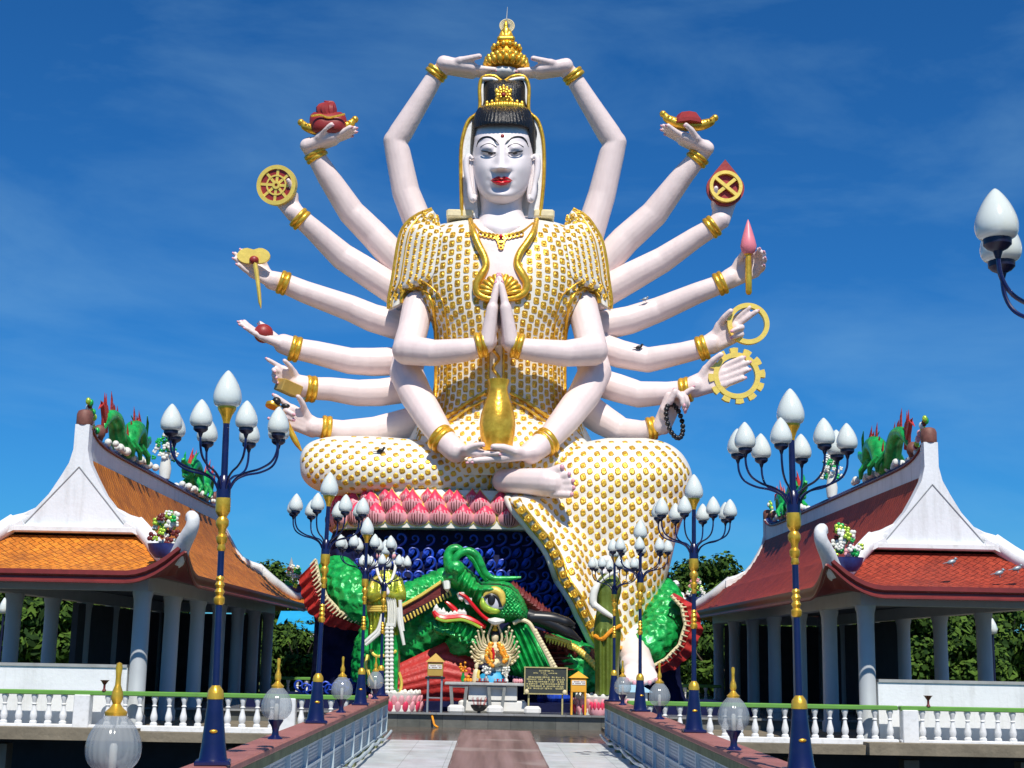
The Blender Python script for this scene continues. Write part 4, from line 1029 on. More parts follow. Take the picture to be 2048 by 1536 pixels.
dome=lambda R0,H: (lambda x,y,d: H*math.sqrt(max(0,1-(1-min(1,d/R0))**2)))
mb=MB()
def hdep(x,y,d):
    h=1.1*math.sqrt(max(0,1-(1-min(1,d/24))**2))
    h+=.25*g2(x,y,910,1138,9,8)+.15*g2(x,y,896,1158,8,5)
    if 915<x<965 and 1135<y<1205: h+=.10*math.sin((x*.75+y*.35)*.62)          # snout wrinkles
    if x>1000 and d>3: h+=.06*math.sin(x*.75+ (int(y/6)%2)*1.6)*math.sin(y*1.05)
    h+=.28*math.exp(-((x-975)/30)**2-((y-1177)/7)**2)
    return h
inflate(UP,47.0,hdep,mb,n=110)
head2=mb.build('dragon_head',EGRN,drg,ang=120)
mb=MB(); mb.tube([P(x,y,45.95) for x,y in((918,1186),(932,1194),(944,1208),(958,1224),(974,1238),(990,1244))],[.04,.055,.06,.06,.06,.05],8,sub=4); mb.build('upper_lip',LIP,head2)
mb=MB()
for x,y,l in((893,1163,22),(922,1187,16),(936,1199,10)): mb.tube([P(x,y,46.1),P(x+1,y+l*.6,46.05),P(x+2,y+l,46.2)],[.14,.11,.01],8)
mb.tube([P(977,1240,45.9),P(990,1243,45.8),P(1008,1241,45.9)],[.05,.13,.05],8,sub=3); mb.build('upper_teeth',TEETH,head2)
mb=MB(); mb.ball(P(986,1202,46.0),(.44,.22,.36),20,12,rot=Matrix.Rotation(R(30),3,'Y')); ee=mb.build('dragon_eye',EYEW,head2)
MB().ball(P(983,1199,45.80),(.13,.06,.19),16,10).build('pupil',BLACK,ee)
MB().tube([P(x,y,45.82) for x,y in((970,1196),(975,1191),(984,1189),(994,1195),(1000,1206),(1001,1214))],.06,8,sub=4).build('eye_rim',BLACK,ee)
MB().tube([P(x,y,45.85) for x,y in((968,1194),(976,1184),(990,1181),(1001,1188),(1005,1202),(1003,1212))],[.05,.11,.14,.14,.11,.05],10,sub=4).build('gold_brow',YEL,head2)
MB().tube([P(x,y,45.9) for x,y in((966,1196),(967,1210),(978,1219),(992,1222),(1001,1221))],[.07,.13,.13,.10,.04],10,sub=4).build('cheek',LGRN,head2)
MB().ball(P(911,1136,46.0),(.3,.2,.26),14,9).build('nostril',EGRN,head2)
mb=MB(); mb.tube([P(x,y,46.3) for x,y in((903,1140),(898,1122),(899,1104),(910,1097),(920,1101),(922,1108))],[.22,.2,.16,.15,.14,.1],12,sub=5)
mb.build('nose_curl',EGRN,head2)
mb=MB(); mb.tube([P(x,y,46.0) for x,y in((908,1128),(916,1110),(935,1102),(952,1110),(962,1128),(970,1145),(985,1156),(1010,1157),(1042,1155))],[.11,.13,.13,.13,.12,.11,.10,.08,.04],12,sub=6); mb.build('whisker',EGRN,head2)
mb=MB(); mb.tube([P(x,y,46.6) for x,y in((935,1108),(948,1122),(962,1146),(975,1160))],.09,8,sub=5); mb.build('whisker',EGRN,head2)
# lower jaw
LO=[(866,1222),(874,1226),(884,1232),(900,1236),(920,1236),(940,1242),(958,1248),(975,1254),(985,1262),(970,1272),(958,1284),(940,1290),(920,1284),(902,1272),(888,1258),(874,1248),(866,1238)]
mb=MB(); inflate(LO,47.0,lambda x,y,d: .8*math.sqrt(max(0,1-(1-min(1,d/14))**2))+.10*math.sin(x*.42+y*.15),mb,n=80); jw=mb.build('lower_jaw',EGRN,drg,ang=120)
MB().tube([P(x,y,46.15) for x,y in((867,1222),(874,1232),(888,1237),(905,1236),(925,1235),(945,1242),(962,1250),(972,1254))],[.07,.1,.11,.11,.11,.12,.11,.06],8,sub=4).build('lower_lip',LIP,jw)
MB().tube([P(x,y,46.0) for x,y in((872,1236),(888,1242),(905,1241),(925,1240),(945,1247),(960,1255))],.05,6,sub=4).build('lip_trim',LGRN,jw)
for x,y,l in((872,1224,16),(879,1230,14),(886,1233,18),(893,1233,10),(901,1232,10),(909,1231,11),(919,1230,14),(927,1232,16)): MB().tube([P(x,y+3,46.25),P(x+1,y-l*.5,46.2),P(x+1,y-l,46.25)],[.13,.09,.01],8).build('tooth',TEETH,jw)
MB().tube([P(x,y,46.3) for x,y in((890,1202),(902,1212),(914,1224),(925,1232))],[.04,.08,.1,.1],8,sub=3).build('tongue',LIP,jw)
mb=MB(); rnd=random.Random(5)
for k in range(34):
    x=868+k*3.4; y0=1240+min(50,(x-866)*.42)+rnd.uniform(-4,4); l=rnd.uniform(16,26)
    mb.tube([P(x,y0,46.5),P(x+4,y0+l*.6,46.35),P(x+9,y0+l,46.6)],[.08,.11,.01],6,sub=3)
mb.build('beard',EGRN,jw)
mb=MB(); scaletube(mb,[(980,1252,47.6),(955,1270,47.2),(925,1285,47.2),(900,1292,47.5)],[20,26,24,12]); mb.build('beard_roll',EGRN,drg,ang=180)
# ear fan and hanging gill
EA=[(1000,1262),(1018,1246),(1040,1240),(1058,1246),(1068,1262),(1080,1285),(1094,1310),(1106,1336),(1085,1350),(1050,1356),(1020,1350),(1002,1330),(996,1300)]
mb=MB(); inflate(EA,47.2,lambda x,y,d: .8*math.sqrt(max(0,1-(1-min(1,d/20))**2))+.09*math.sin((x-(y-1240)*.42)*.5),mb,n=70); er=mb.build('gill_fan',EGRN,drg,ang=120)
mb=MB(); mb.tube([P(x,y,46.2) for x,y in((1026,1247),(1042,1240),(1058,1246),(1068,1262),(1082,1288),(1096,1314),(1106,1338))],.07,8,sub=4)
for k in range(14):
    t=k/13; mb.ball(P(lerp(1070,1110,t),lerp(1262,1335,t),46.2),.085,8,6)
mb.build('gill_trim',CREAM,er)
for Q in ([(1054,1232),(1090,1243),(1130,1262),(1162,1282)],[(1060,1236),(1100,1238),(1130,1245),(1150,1250)],[(1075,1240),(1110,1246),(1150,1256)]):
    MB().tube([P(x,y,46.9) for x,y in Q],[.26,.24,.2,.06] if len(Q)==4 else [.15,.12,.04],10,sub=5).build('horn',BLACK,drg)
mb=MB(); 
for k in range(13):
    x=1024+k*6.5; y=1172+k*5.2; 
    mb.tube([P(x-8,y+16,47.4),P(x,y+4,47.1),P(x+3,y-10-3*(k%2),47.4)],[.2,.16,.01],7,sub=3)
mb.build('mane_spikes',MAROON,drg)
# ================================================ ATTENDANT FIGURES
def lotus_base(parent,c,r,name='lotus_base'):
    mb=MB(); mb.lathe([(r*.9,0),(r,.05),(r,.22),(r*.8,.26),(r*.9,.45),(r*.95,.6),(r*.7,.62),(0,.62)],c,36,mi=2)
    for row,(zz,n,q,mi) in enumerate(((.18,22,1.0,1),(.36,22,.93,0),(.52,20,.84,2))):
        for i in range(n):
            a=math.tau*(i+.5*row)/n; p=Vector(c)+Vector((r*q*math.cos(a),r*q*math.sin(a),zz))
            mb.ball(p,(.06,.10,.19),8,7,mi=mi if mi!=1 else (0 if i%2 else 1),rot=Matrix.Rotation(a,3,'Z')@Matrix.Rotation(R(18),3,'Y'))
    return mb.build(name,[PINKL,PINKH,TEETH],parent)
YA=45.7
at1=thing('attendant_statue',P(775,1425,YA),'gold and green robed attendant statue with white pearl sash on the left lotus','statue')
c=P(775,1424,YA); c.z=.39; 
lotus_base(at1,c+Vector((.25,0,0)),.85)
B1=Surf([(1140,762,784,YA,.25),(1156,745,800,YA,.35),(1175,737,803,YA,.5),(1200,732,803,YA,.55),(1225,734,800,YA,.5),(1245,738,798,YA,.5),(1265,736,800,YA,.55),(1290,738,800,YA,.55),(1330,738,800,YA,.55),(1370,744,796,YA,.55),(1392,750,795,YA,.5)],p=2.2)
B1.extra=lambda x,y: .05*math.sin(x*.8)*(1 if y>1225 else .2)
mb=MB(); B1.mesh(mb,60,50)
for f,(idx) in enumerate(mb.f):
    pass
nf=(50+24)  # faces per row
for j in range(60):
    y=lerp(1140,1392,j/60)
    for i in range(74): mb.m[j*74+i]=0 if y<1268 else 1
b1=mb.build('robe',[GGRN,EGRN],at1,ang=80)
mb=MB()
for y in(1213,1217,1221): mb.tube([B1.at(x,y,.06) for x in range(736,801,6)],.045,6)
for Q in ([(765,1150),(748,1160),(741,1180),(740,1205)],[(742,1300),(752,1312),(775,1310),(792,1302)],[(738,1340),(745,1360),(760,1372)],[(735,1310),(732,1330),(738,1350),(740,1372)],[(798,1345),(803,1365),(800,1385)]): mb.tube([B1.at(x,y,.06) for x,y in Q],.05,6,sub=4)
mb.build('gold_trim',YEL,at1)
mb=MB(); mb.grid(lambda u,v: P(lerp(772,791,u)+3*math.sin(v*3),lerp(1194,1254,v),YA-.72-.03*math.sin(u*30)),16,16)
mb.grid(lambda u,v: P(lerp(772,788,u),lerp(1246,1252,v),YA-.76),4,2)
for x in(774,783): mb.tube([P(x,y,YA-.72) for y in range(1253,1388,4)],[.05+.03*(k%2) for k in range(34)],8)
for Q in ([(768,1235),(760,1262),(745,1278),(731,1290)],[(765,1228),(757,1258),(741,1274),(729,1284)],[(797,1215),(799,1245),(803,1265),(808,1290)],[(800,1200),(803,1240),(807,1262)]): mb.tube([P(x,y,YA-.7) for x,y in Q],[.06,.07,.06,.05] if len(Q)==4 else [.06,.06,.04],8,sub=5)
mb.build('pearl_sash',TEETH,at1)
mb=MB()
hc=P(772,1120,YA); mb.ball(hc,(.19,.20,.25),16,12); mb.cap(P(772,1131,YA),P(772,1146,YA),.12,.15); mb.cap(P(772,1125,YA-.2),P(772,1127,YA-.24),.04,.03)
mb.cap(P(764,1186,YA-.78),P(768,1166,YA-.8),.08,.04); mb.cap(P(776,1186,YA-.78),P(771,1166,YA-.8),.08,.04)
mb.build('head_and_hands',FACE,at1,remesh=.03,smooth=2)
for Q in ([(750,1160),(742,1195),(764,1187)],[(796,1160),(802,1195),(776,1187)]):
    MB().tube([P(Q[0][0],Q[0][1],YA-.1),P(Q[1][0],Q[1][1],YA-.45),P(Q[2][0],Q[2][1],YA-.75)],[.15,.17,.10],12,sub=4).build('sleeve',GGRN,at1)
mb=MB(); mb.ball(P(772,1112,YA+.02),(.22,.24,.24),14,10,mi=0)
for k in range(9):
    a=math.pi*k/8; p=P(772-15*math.cos(a),1112-14*math.sin(a),YA-.08); mb.ball(p,.085,8,6,mi=1 if k%2 else 2)
for sg in(-1,1): mb.tube([P(772+sg*13,1118,YA),P(772+sg*19,1130,YA-.1),P(772+sg*15,1150,YA-.3),P(772+sg*8,1165,YA-.5)],[.04,.05,.05,.03],8,sub=4,mi=1)
mb.build('headdress',[HAIR,TEETH,PINKL],at1)
at2=thing('attendant_statue',P(1215,1425,YA),'olive robed attendant statue with long white sleeves on the right lotus','statue')
c=P(1202,1424,YA); c.z=.39; lotus_base(at2,c,.88)
B2=Surf([(1148,1205,1230,YA,.25),(1160,1195,1240,YA,.4),(1180,1192,1243,YA,.45),(1210,1194,1236,YA,.42),(1240,1190,1240,YA,.5),(1262,1187,1242,YA,.55),(1280,1188,1241,YA,.55),(1340,1190,1238,YA,.5),(1390,1190,1238,YA,.5)],p=2.2)
B2.extra=lambda x,y: .07*math.sin(x*.42)*(1 if y>1262 else .15)
mb=MB(); B2.mesh(mb,50,50); mb.build('robe',OLIVE,at2,ang=80)
mb=MB(); mb.tube([B2.at(x,y,.05) for x,y in((1190,1272),(1205,1278),(1222,1262),(1240,1252))],.07,8,sub=4); mb.build('orange_hem',ORANGE,at2)
mb=MB(); mb.tube([P(x,y,YA-.5) for x,y in((1198,1166),(1189,1182),(1186,1202),(1190,1216))],[.08,.13,.13,.10],12,sub=4); mb.tube([P(x,y,YA-.6) for x,y in((1190,1210),(1206,1222),(1226,1235))],[.10,.10,.07],12,sub=4)
mb.tube([P(x,y,YA-.55) for x,y in((1200,1165),(1218,1150),(1238,1142))],[.04,.07,.04],8,sub=3); mb.build('white_sleeves',TEETH,at2,remesh=.035,smooth=2)
mb=MB(); mb.ball(P(1210,1141,YA),(.18,.2,.23),16,12); mb.cap(P(1212,1150,YA),P(1216,1164,YA),.11,.14); mb.cap(P(1208,1144,YA-.18),P(1207,1147,YA-.22),.04,.03); mb.build('head',FACE,at2,remesh=.03,smooth=2)
mb=MB(); mb.tube([P(x,y,YA+.05) for x,y in((1200,1145),(1200,1130),(1212,1121),(1224,1127),(1228,1150),(1236,1175))],[.10,.15,.17,.15,.13,.1],12,sub=5); mb.build('white_veil',TEETH,at2)
# ================================================ PAVILIONS
def flowers(mb,c,r,n,seed):
    q=random.Random(seed)
    for i in range(n):
        a=q.uniform(0,math.tau); h=q.random(); rr=r*(1-h*.55)*q.random()**.5
        p=Vector(c)+Vector((rr*math.cos(a),rr*math.sin(a),h*r*1.7)); s=q.uniform(.07,.12)
        m=q.choice([0,0,1,2,2,3,4])
        for k in range(4):
            b=math.tau*k/4+q.random(); mb.ball(p+Vector((math.cos(b),-.3,math.sin(b)))*s*.6,(s*.55,s*.4,s*.55),7,5,mi=m)
FLM=[TEETH,PINKL,LGRN,EGRN,MAROON]
def ornament_dragon(loc,sgn,facing,label,group):
    """ small ridge dragon: sgn = direction of its head along Y """
    t=thing('ridge_dragon',loc,label,'ornament',group); L=Vector(loc)
    W=lambda d,z,x=0: L+Vector((x*1.35,sgn*d*1.35,z*1.3))
    mb=MB(); pts=[W(-2.6,.35),W(-2.2,.75),W(-1.6,.75),W(-1.1,.25),W(-.5,.2),W(0,.75),W(.5,.85),W(.9,.5)]
    mb.tube(pts,[.06,.18,.26,.28,.30,.32,.28,.24],14,sub=5)
    for d in(-1.2,-.5,.3):
        for x in(-1,1): mb.tube([W(d,.45,x*.12),W(d+.15,.2,x*.3),W(d+.3,.02,x*.28)],[.12,.1,.06],8)
    mb.build('body',EGRN,t)
    mb=MB(); mb.ball(W(1.05,.62),(.22,.34,.24),14,9); mb.tube([W(1.1,.7),W(1.45,.72),W(1.7,.86)],[.18,.15,.06],10,sub=3); mb.tube([W(1.1,.5),W(1.4,.4),W(1.55,.42)],[.13,.09,.05],8)
    for x in(-1,1): mb.tube([W(.95,.8,x*.1),W(.75,1.1,x*.16),W(.5,1.25,x*.2)],[.05,.045,.01],7)
    mb.build('head',EGRN,t)
    mb=MB()
    for i in range(15):
        q=i/14; p2,_=spline(pts,[1]*len(pts),5); j=int(q*(len(p2)-2)); p=p2[j]; h=.26+.30*(i%2)
        mb.tube([p+Vector((0,0,.15)),p+Vector((0,-sgn*.08,.18+h*.6)),p+Vector((0,-sgn*.2,.2+h))],[.10,.07,.005],6,flat=.5)
    for k in range(5):
        mb.tube([W(-2.35,.35),W(-2.45-.08*k,.75+.05*k),W(-2.5-.14*k,1.25-.12*k+.12*(k%2))],[.08,.07,.005],6)
    for k in range(6): mb.tube([W(.9,.7),W(.7-.06*k,1.0+.02*k),W(.55-.12*k,1.3-.13*k)],[.09,.07,.005],6)
    mb.build('fins',FRED,t)
    mb=MB(); q=random.Random(int(loc[1]*10))
    for i in range(34): mb.ball(W(-2.4+i*.125,.04+.08*q.random(),q.uniform(-.2,.2)),.09+.06*q.random(),8,6)
    mb.build('cloud_foot',TEETH,t)
def pavilion(sg,cx,name_col,tile,labels):
    X=lambda u: cx+sg*u            # u>0 points away from the walkway
    Yf,Ye,Yg,Yb,Yo=38.6,37.2,40.1,*((61.0,63.2) if sg<0 else (64.0,66.4)); Ym=(Yf+Yb)/2; Ln=Yb-Yf
    pv=thing('pavilion',(cx,Ym,0.1),labels[0],'pavilion','twin pavilions beside the walkway')
    # floor, columns, beams, parapets
    mb=MB(); mb.box((cx,Ym,.02),(5.4,Ln+2.4,.3)); mb.build('floor',SLAB,pv)
    ys=[Yf+.15+(Ln-.3)*i/6 for i in range(7)]
    for u in(-2.35,2.35):
        for y in ys:
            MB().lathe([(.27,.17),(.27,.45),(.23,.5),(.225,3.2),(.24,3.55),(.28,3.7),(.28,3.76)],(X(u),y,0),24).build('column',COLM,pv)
    mb=MB()
    for u in(-2.35,2.35): mb.box((X(u),Ym,3.96),(.42,Ln+.4,.4))
    for y in(Yf+.15,Yb-.15): mb.box((cx,y,3.96),(4.26,.42,.397))
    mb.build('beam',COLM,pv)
    mb=MB(); mb.box((cx,Yf+.15,.93),(4.18,.22,1.56)); mb.build('front_parapet',WHITE,pv)
    mb=MB(); mb.box((cx,Yf+.15,1.75),(4.16,.3,.08)); mb.build('parapet_cap',GREY,pv)
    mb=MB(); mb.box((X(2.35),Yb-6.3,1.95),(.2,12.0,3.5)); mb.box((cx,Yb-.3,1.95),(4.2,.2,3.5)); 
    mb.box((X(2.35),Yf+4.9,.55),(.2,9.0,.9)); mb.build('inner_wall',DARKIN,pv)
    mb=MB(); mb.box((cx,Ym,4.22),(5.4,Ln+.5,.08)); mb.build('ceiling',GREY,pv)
    for y in(47.5,52.5): 
        m2=MB(); m2.box((X(.4),y,.62),(1.3,1.6,.06)); 
        for a in(-.55,.55):
            for b in(-.7,.7): m2.box((X(.4)+a,y+b,.38),(.07,.07,.46))
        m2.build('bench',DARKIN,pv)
    # roof geometry
    prof=[(0.0,.18,7.5),(.12,.36,7.10),(.30,.66,6.58),(.5,1.06,6.04),(.75,1.6,5.58),(1.0,2.1,5.28)]
    U0,Z0=2.1,5.28; U1,Z1=3.72,4.2
    def lift(u,y):
        dx=max(0,(abs(u)-(U1-1.5))/1.5); 
        df=max(0,1-(y-Ye)/1.9) ; db=max(0,1-(Yo-y)/1.9); d=max(df,db)
        return .78*(min(1,dx)**2)*(min(1,d)**2)
    mb=MB()
    def upper(s2):
        def f(u,v):
            _,=(0,); a,z=interp(prof,v)
            st=.045*(1-(v*9)%1) if v<.999 else 0
            return Vector((X(s2*(a+st*.4)),lerp(Yg,Yb,u),z+st))
        return f
    for s2 in(-1,1): mb.grid(upper(s2),60,54)
    def ringp(t,side,v):
        # side 0 front,1 back,2/3 long sides
        us=lerp(U0,U1,t); zz=Z0-(Z0-Z1)*(1-max(0,1-t)**1.7)
        yf=lerp(Yg-.1,Ye,t); yb=lerp(Yb+.1,Yo,t)
        if side==0: p=Vector((us*v,yf,zz))
        elif side==1: p=Vector((us*v,yb,zz))
        elif side==2: p=Vector((-us,lerp(yf,yb,(v+1)/2),zz))
        else: p=Vector((us,lerp(yf,yb,(v+1)/2),zz))
        p.z+=lift(p.x,p.y)*t**1.5+(.045*(1-(t*8)%1) if t<.999 else 0); return Vector((X(p.x),p.y,p.z))
    for sd,n in((0,30),(1,30),(2,120),(3,120)): mb.grid(lambda u,v: ringp(v,sd,u*2-1),n,48)
    o=mb.build('tiled_roof',tile,pv,ang=30,fix=False); me=o.data; uv=me.uv_layers.new(name='UVMap'); off=ORG['pavilion'] if False else Vector(pv.location)
    for p in me.polygons:
        n=p.normal
        for li in p.loop_indices:
            v=me.vertices[me.loops[li].vertex_index].co
            uv.data[li].uv=(v.y,v.x*1.35) if abs(n.x)>abs(n.y) else (v.x,v.y*1.25)
    # fascia and soffit
    mb=MB()
    for sd,n in((0,30),(1,30),(2,120),(3,120)):
        def fa(u,v,sd=sd):
            p=ringp(1,sd,u*2-1); q=ringp(1.03,sd,u*2-1); 
            return (q if v<.6 else p)+Vector((0,0,.03-.30*v))
        mb.grid(fa,n,5)
        mb.grid(lambda u,v,sd=sd: ringp(1-v*.62,sd,u*2-1)*1.0+Vector((0,0,-.27-.0*v)) if v<.01 else (lambda p: Vector((p.x,p.y,min(p.z-.27,4.16))))(ringp(1-v*.62,sd,u*2-1)),n,3)
    mb.build('eave_fascia',BRRED,pv,fix=False)
    # drip edge line
    mb=MB()
    for sd,n in((0,40),(2,120),(3,120)): mb.tube([ringp(1.035,sd,i/n*2-1)+Vector((0,0,-.28)) for i in range(n+1)],.045,6)
    mb.build('eave_rim',BRRED,pv)
    # hips, curling up at the corners
    for s2 in(-1,1):
        for yg,ye,dr in((Yg,Ye,-1),(Yb,Yo,1)):
            sd=0 if dr<0 else 1
            pts=[Vector((X(s2*.95),yg,6.14)),Vector((X(s2*1.35),yg,5.84)),Vector((X(s2*1.8),yg+dr*.08,5.61))]
            pts+=[ringp(t,sd,s2*1.0)+Vector((0,0,.10)) for t in(.12,.3,.5,.7,.86,.97)]
            e=ringp(1,sd,s2); out=Vector((sg*s2,dr*1.3,0)).normalized()
            pts+=[e+out*.20+Vector((0,0,.20)),e+out*.40+Vector((0,0,.40)),e+out*.44+Vector((0,0,.60)),e+out*.30+Vector((0,0,.70)),e+out*.18+Vector((0,0,.60))]
            n=len(pts); mb=MB(); mb.tube(pts,[.10,.19,.25]+[.25]*5+[.22,.20,.18,.17,.15,.11],12,sub=4,flat=.95)
            mb.tube([p+Vector((0,0,.21)) for p in pts[2:9]],[.10]*7,8,sub=4)
            mb.build('hip_ridge',WHITE2,pv)
            if True:
                lab=labels[1] if (dr<0) else labels[2]
                if s2==1 and dr<0 or s2==1: continue
                c=ringp(.74,sd,s2*.93)+Vector((0,0,.42))
                ft=thing('flower_pot',c,lab,'flower ornament')
                m3=MB(); m3.lathe([(.28,-.16),(.42,.0),(.47,.16),(.49,.2),(.38,.2),(0,.16)],c,18); m3.build('pot',BLUET,ft)
                m3=MB(); flowers(m3,c+Vector((0,0,.16)),.52,48,int(c.y+c.x*3)); m3.build('flowers',FLM,ft)
    # gables
    for yg,dr in((Yg,-1),(Yb,1)):
        O=[(.205,8.52),(.205,7.8),(.30,7.4),(.52,6.98),(.80,6.50),(1.14,6.10),(1.56,5.84),(2.0,5.70)]
        I=[(1.95,5.22),(0,5.2)]
        out=[(X(u),z) for u,z in O]+[(X(2.0),5.40)]+[(X(-2.0),5.40)]+[(X(-u),z) for u,z in reversed(O)]
        mb=MB(); mb.prism(out,yg-.18,yg+.18); mb.build('gable_wall',WHITE,pv)
        mb=MB()
        for a in(-1,1):
            A=Vector((X(0),yg+dr*.19,7.29)); B=Vector((X(a*.71),yg+dr*.19,6.465)); Cc=Vector((X(a*1.42),yg+dr*.19,5.64))
            mb.tube([A,B,Cc],[.016]*3,5,sub=5)
        mb.build('gable_groove',GREY,pv)
        mb=MB(); mb.box((cx,yg+dr*.24,5.50),(3.4,.22,.20),bev=.04); mb.build('gable_sill',WHITE2,pv)
        mb=MB()
        for a in(-1,1):
            mb.prism([(X(a*u),z) for u,z in ((1.46,5.72),(1.8,5.55),(2.05,5.43),(2.05,5.27),(1.74,5.40),(1.38,5.59))],yg+dr*.20,yg+dr*.34)
        # brown end cap
        mb.build('gable_scroll',WHITE2,pv)
        mb=MB(); mb.lathe([(0,0),(.21,0),(.23,.05),(.23,.32),(.19,.42),(.1,.46),(0,.47)],(cx,yg,8.51),20); mb.build('ridge_cap',BRN,pv)
    # ridge wall with swooping ends
    mb=MB()
    def top(y):
        d=min(y-(Yg-.05),Yb+.05-y); return 8.10+.50*math.exp(-d/.8)
    N=60; pf=[(lerp(Yg+.1,Yb-.1,i/N)) for i in range(N+1)]
    mb.prism([(y,top(y)) for y in pf]+[(Yb-.1,7.1),(Yg+.1,7.1)],cx-.16,cx+.16,ax=0); mb.build('ridge_wall',WHITE,pv)
    mb=MB(); mb.tube([Vector((cx,y,top(y)+.05)) for y in pf],.14,8,flat=.5); mb.build('ridge_trim',BLUET,pv)
    mb=MB()
    for s2 in(-1,1): mb.tube([Vector((cx+s2*.19,y,top(y)-.06)) for y in pf],.04,6)
    mb.build('ridge_band',MAROON,pv)
    # end volutes and sprigs
    for yy,dr in((Yg+1.55,1),(Yb-1.55,-1)):
        mb=MB(); mb.ball((cx,yy,8.55),(.2,.2,.24),12,8); mb.tube([Vector((cx,yy-dr*.3,8.25)),Vector((cx,yy,8.25)),Vector((cx,yy+dr*.2,8.45))],.1,8,sub=3); mb.build('ridge_volute',BRN,pv)
        mb=MB(); q=random.Random(int(yy))
        for i in range(16):
            t=i/15; p=Vector((cx+q.uniform(-.06,.06),yy-dr*(1.3-1.0*t),9.30-.85*t+q.uniform(-.05,.05))); mb.ball(p,(.08,.08,.11),8,6,mi=q.choice([0,2,3,1,4]))
        mb.build('blossom_sprig',FLM,pv)
    ornament_dragon((cx,Yg+5.4,8.2),1,0,labels[3],'dragons on the pavilion ridges')
    ornament_dragon((cx,Yb-5.6,8.2),-1,0,labels[4],'dragons on the pavilion ridges')
    ym=(Yg+Yb)/2-.2; t=thing('ridge_vase',(cx,ym,8.17),labels[5],'vase')
    MB().lathe([(.1,0),(.18,.05),(.22,.4),(.16,.75),(.12,.9),(.17,1.0),(0,1.0)],(cx,ym,8.17),18).build('vase',TEETH,t)
    mb=MB(); flowers(mb,(cx,ym,8.95),.5,44,4+int(cx)); mb.build('flowers',[TEETH,TEETH,EGRN,EGRN,TEETH],t)
    return pv
pavilion(-1,-11.83,'orange',TILEO,['white columned pavilion with orange tiled roof left of the walkway','blue pot of flowers on the front eave corner of the orange roof','blue pot of flowers on the far eave corner of the orange roof','green ridge dragon nearest the front gable of the orange roof','green ridge dragon farther along the orange roof','white vase of flowers mid ridge on the orange roof'])
pavilion(1,12.64,'red',TILER,['white columned pavilion with dark red tiled roof right of the walkway','blue pot of flowers on the front eave corner of the red roof','blue pot of flowers on the far eave corner of the red roof','green ridge dragon nearest the front gable of the red roof','green ridge dragon farther along the red roof','white vase of flowers mid ridge on the red roof'])
# ================================================ GROUND, WATER, WALKWAY
def sheet(name,x0,x1,y0,y1,z,m,label=None,nx=1,ny=1):
    mb=MB(); mb.grid(lambda u,v: Vector((lerp(x0,x1,u),lerp(y0,y1,v),z)),nx,ny); o=mb.build(name,m,fix=False); tag(o,label,kind='structure'); return o
def water_mat():
    m=mat('water',(.006,.010,.008),.06,var=.2,sc=.5,bump=.25,bsc=2.5,spec=.5); return m
sheet('water',-400,400,-60,74,-1.15,water_mat())
def tmat(name,c1,c2,mort,w,h,rough,sc=1.5,rot=0,ms=.008):
    m=bpy.data.materials.new(name); m.use_nodes=True; nt=m.node_tree; n=nt.nodes; l=nt.links; b=n['Principled BSDF']; b.inputs['Roughness'].default_value=rough
    t=n.new('ShaderNodeTexCoord'); br=n.new('ShaderNodeTexBrick'); br.offset=0; br.inputs['Scale'].default_value=1; br.inputs['Brick Width'].default_value=w; br.inputs['Row Height'].default_value=h; br.inputs['Mortar Size'].default_value=ms; br.inputs['Mortar Smooth'].default_value=.3
    br.inputs['Color1'].default_value=(*c1,1); br.inputs['Color2'].default_value=(*c2,1); br.inputs['Mortar'].default_value=(*mort,1)
    l.new(t.outputs['Object'],br.inputs['Vector'])
    a=n.new('ShaderNodeTexNoise'); a.inputs['Scale'].default_value=sc; a.inputs['Detail'].default_value=8; a.inputs['Roughness'].default_value=.65; l.new(t.outputs['Object'],a.inputs[0])
    q=n.new('ShaderNodeValToRGB'); q.color_ramp.elements[0].position=.35; q.color_ramp.elements[0].color=(.72,.72,.70,1); q.color_ramp.elements[1].position=.65
    l.new(a.outputs['Fac'],q.inputs[0]); x=n.new('ShaderNodeMix'); x.data_type='RGBA'; x.blend_type='MULTIPLY'; x.inputs[0].default_value=1
    l.new(br.outputs['Color'],x.inputs[6]); l.new(q.outputs[0],x.inputs[7]); l.new(x.outputs[2],b.inputs['Base Color'])
    r=n.new('ShaderNodeMapRange'); r.inputs['To Min'].default_value=rough*.7; r.inputs['To Max'].default_value=rough*1.5; l.new(a.outputs['Fac'],r.inputs[0]); l.new(r.outputs[0],b.inputs['Roughness'])
    return m
MARB=tmat('white_marble',(.62,.68,.70),(.68,.70,.75),(.36,.40,.42),.9,1.5,.34)
APR=tmat('granite_apron',(.16,.12,.09),(.11,.085,.065),(.05,.04,.035),.9,.9,.14,2)
KERB=tmat('kerb_tiles',(.17,.17,.15),(.11,.115,.10),(.05,.05,.045),.7,1.0,.35,3)
PLT=tmat('platform_tiles',(.30,.31,.31),(.25,.25,.25),(.10,.10,.10),.8,.8,.12,2)
mb=MB(); mb.box((.2,17.5,-.22),(6.1,41,.40)); tag(mb.build('walkway',SLAB),kind='structure')
sheet('walkway_marble',-2.8,3.2,-3,38.0,.0,MARB)
sheet('walkway_apron',-3.4,3.8,38.005,44.5,.0,APR)
mb=MB(); mb.box((.2,41.3,-.23),(7.8,6.6,.42)); tag(mb.build('apron_slab',SLAB),kind='structure')
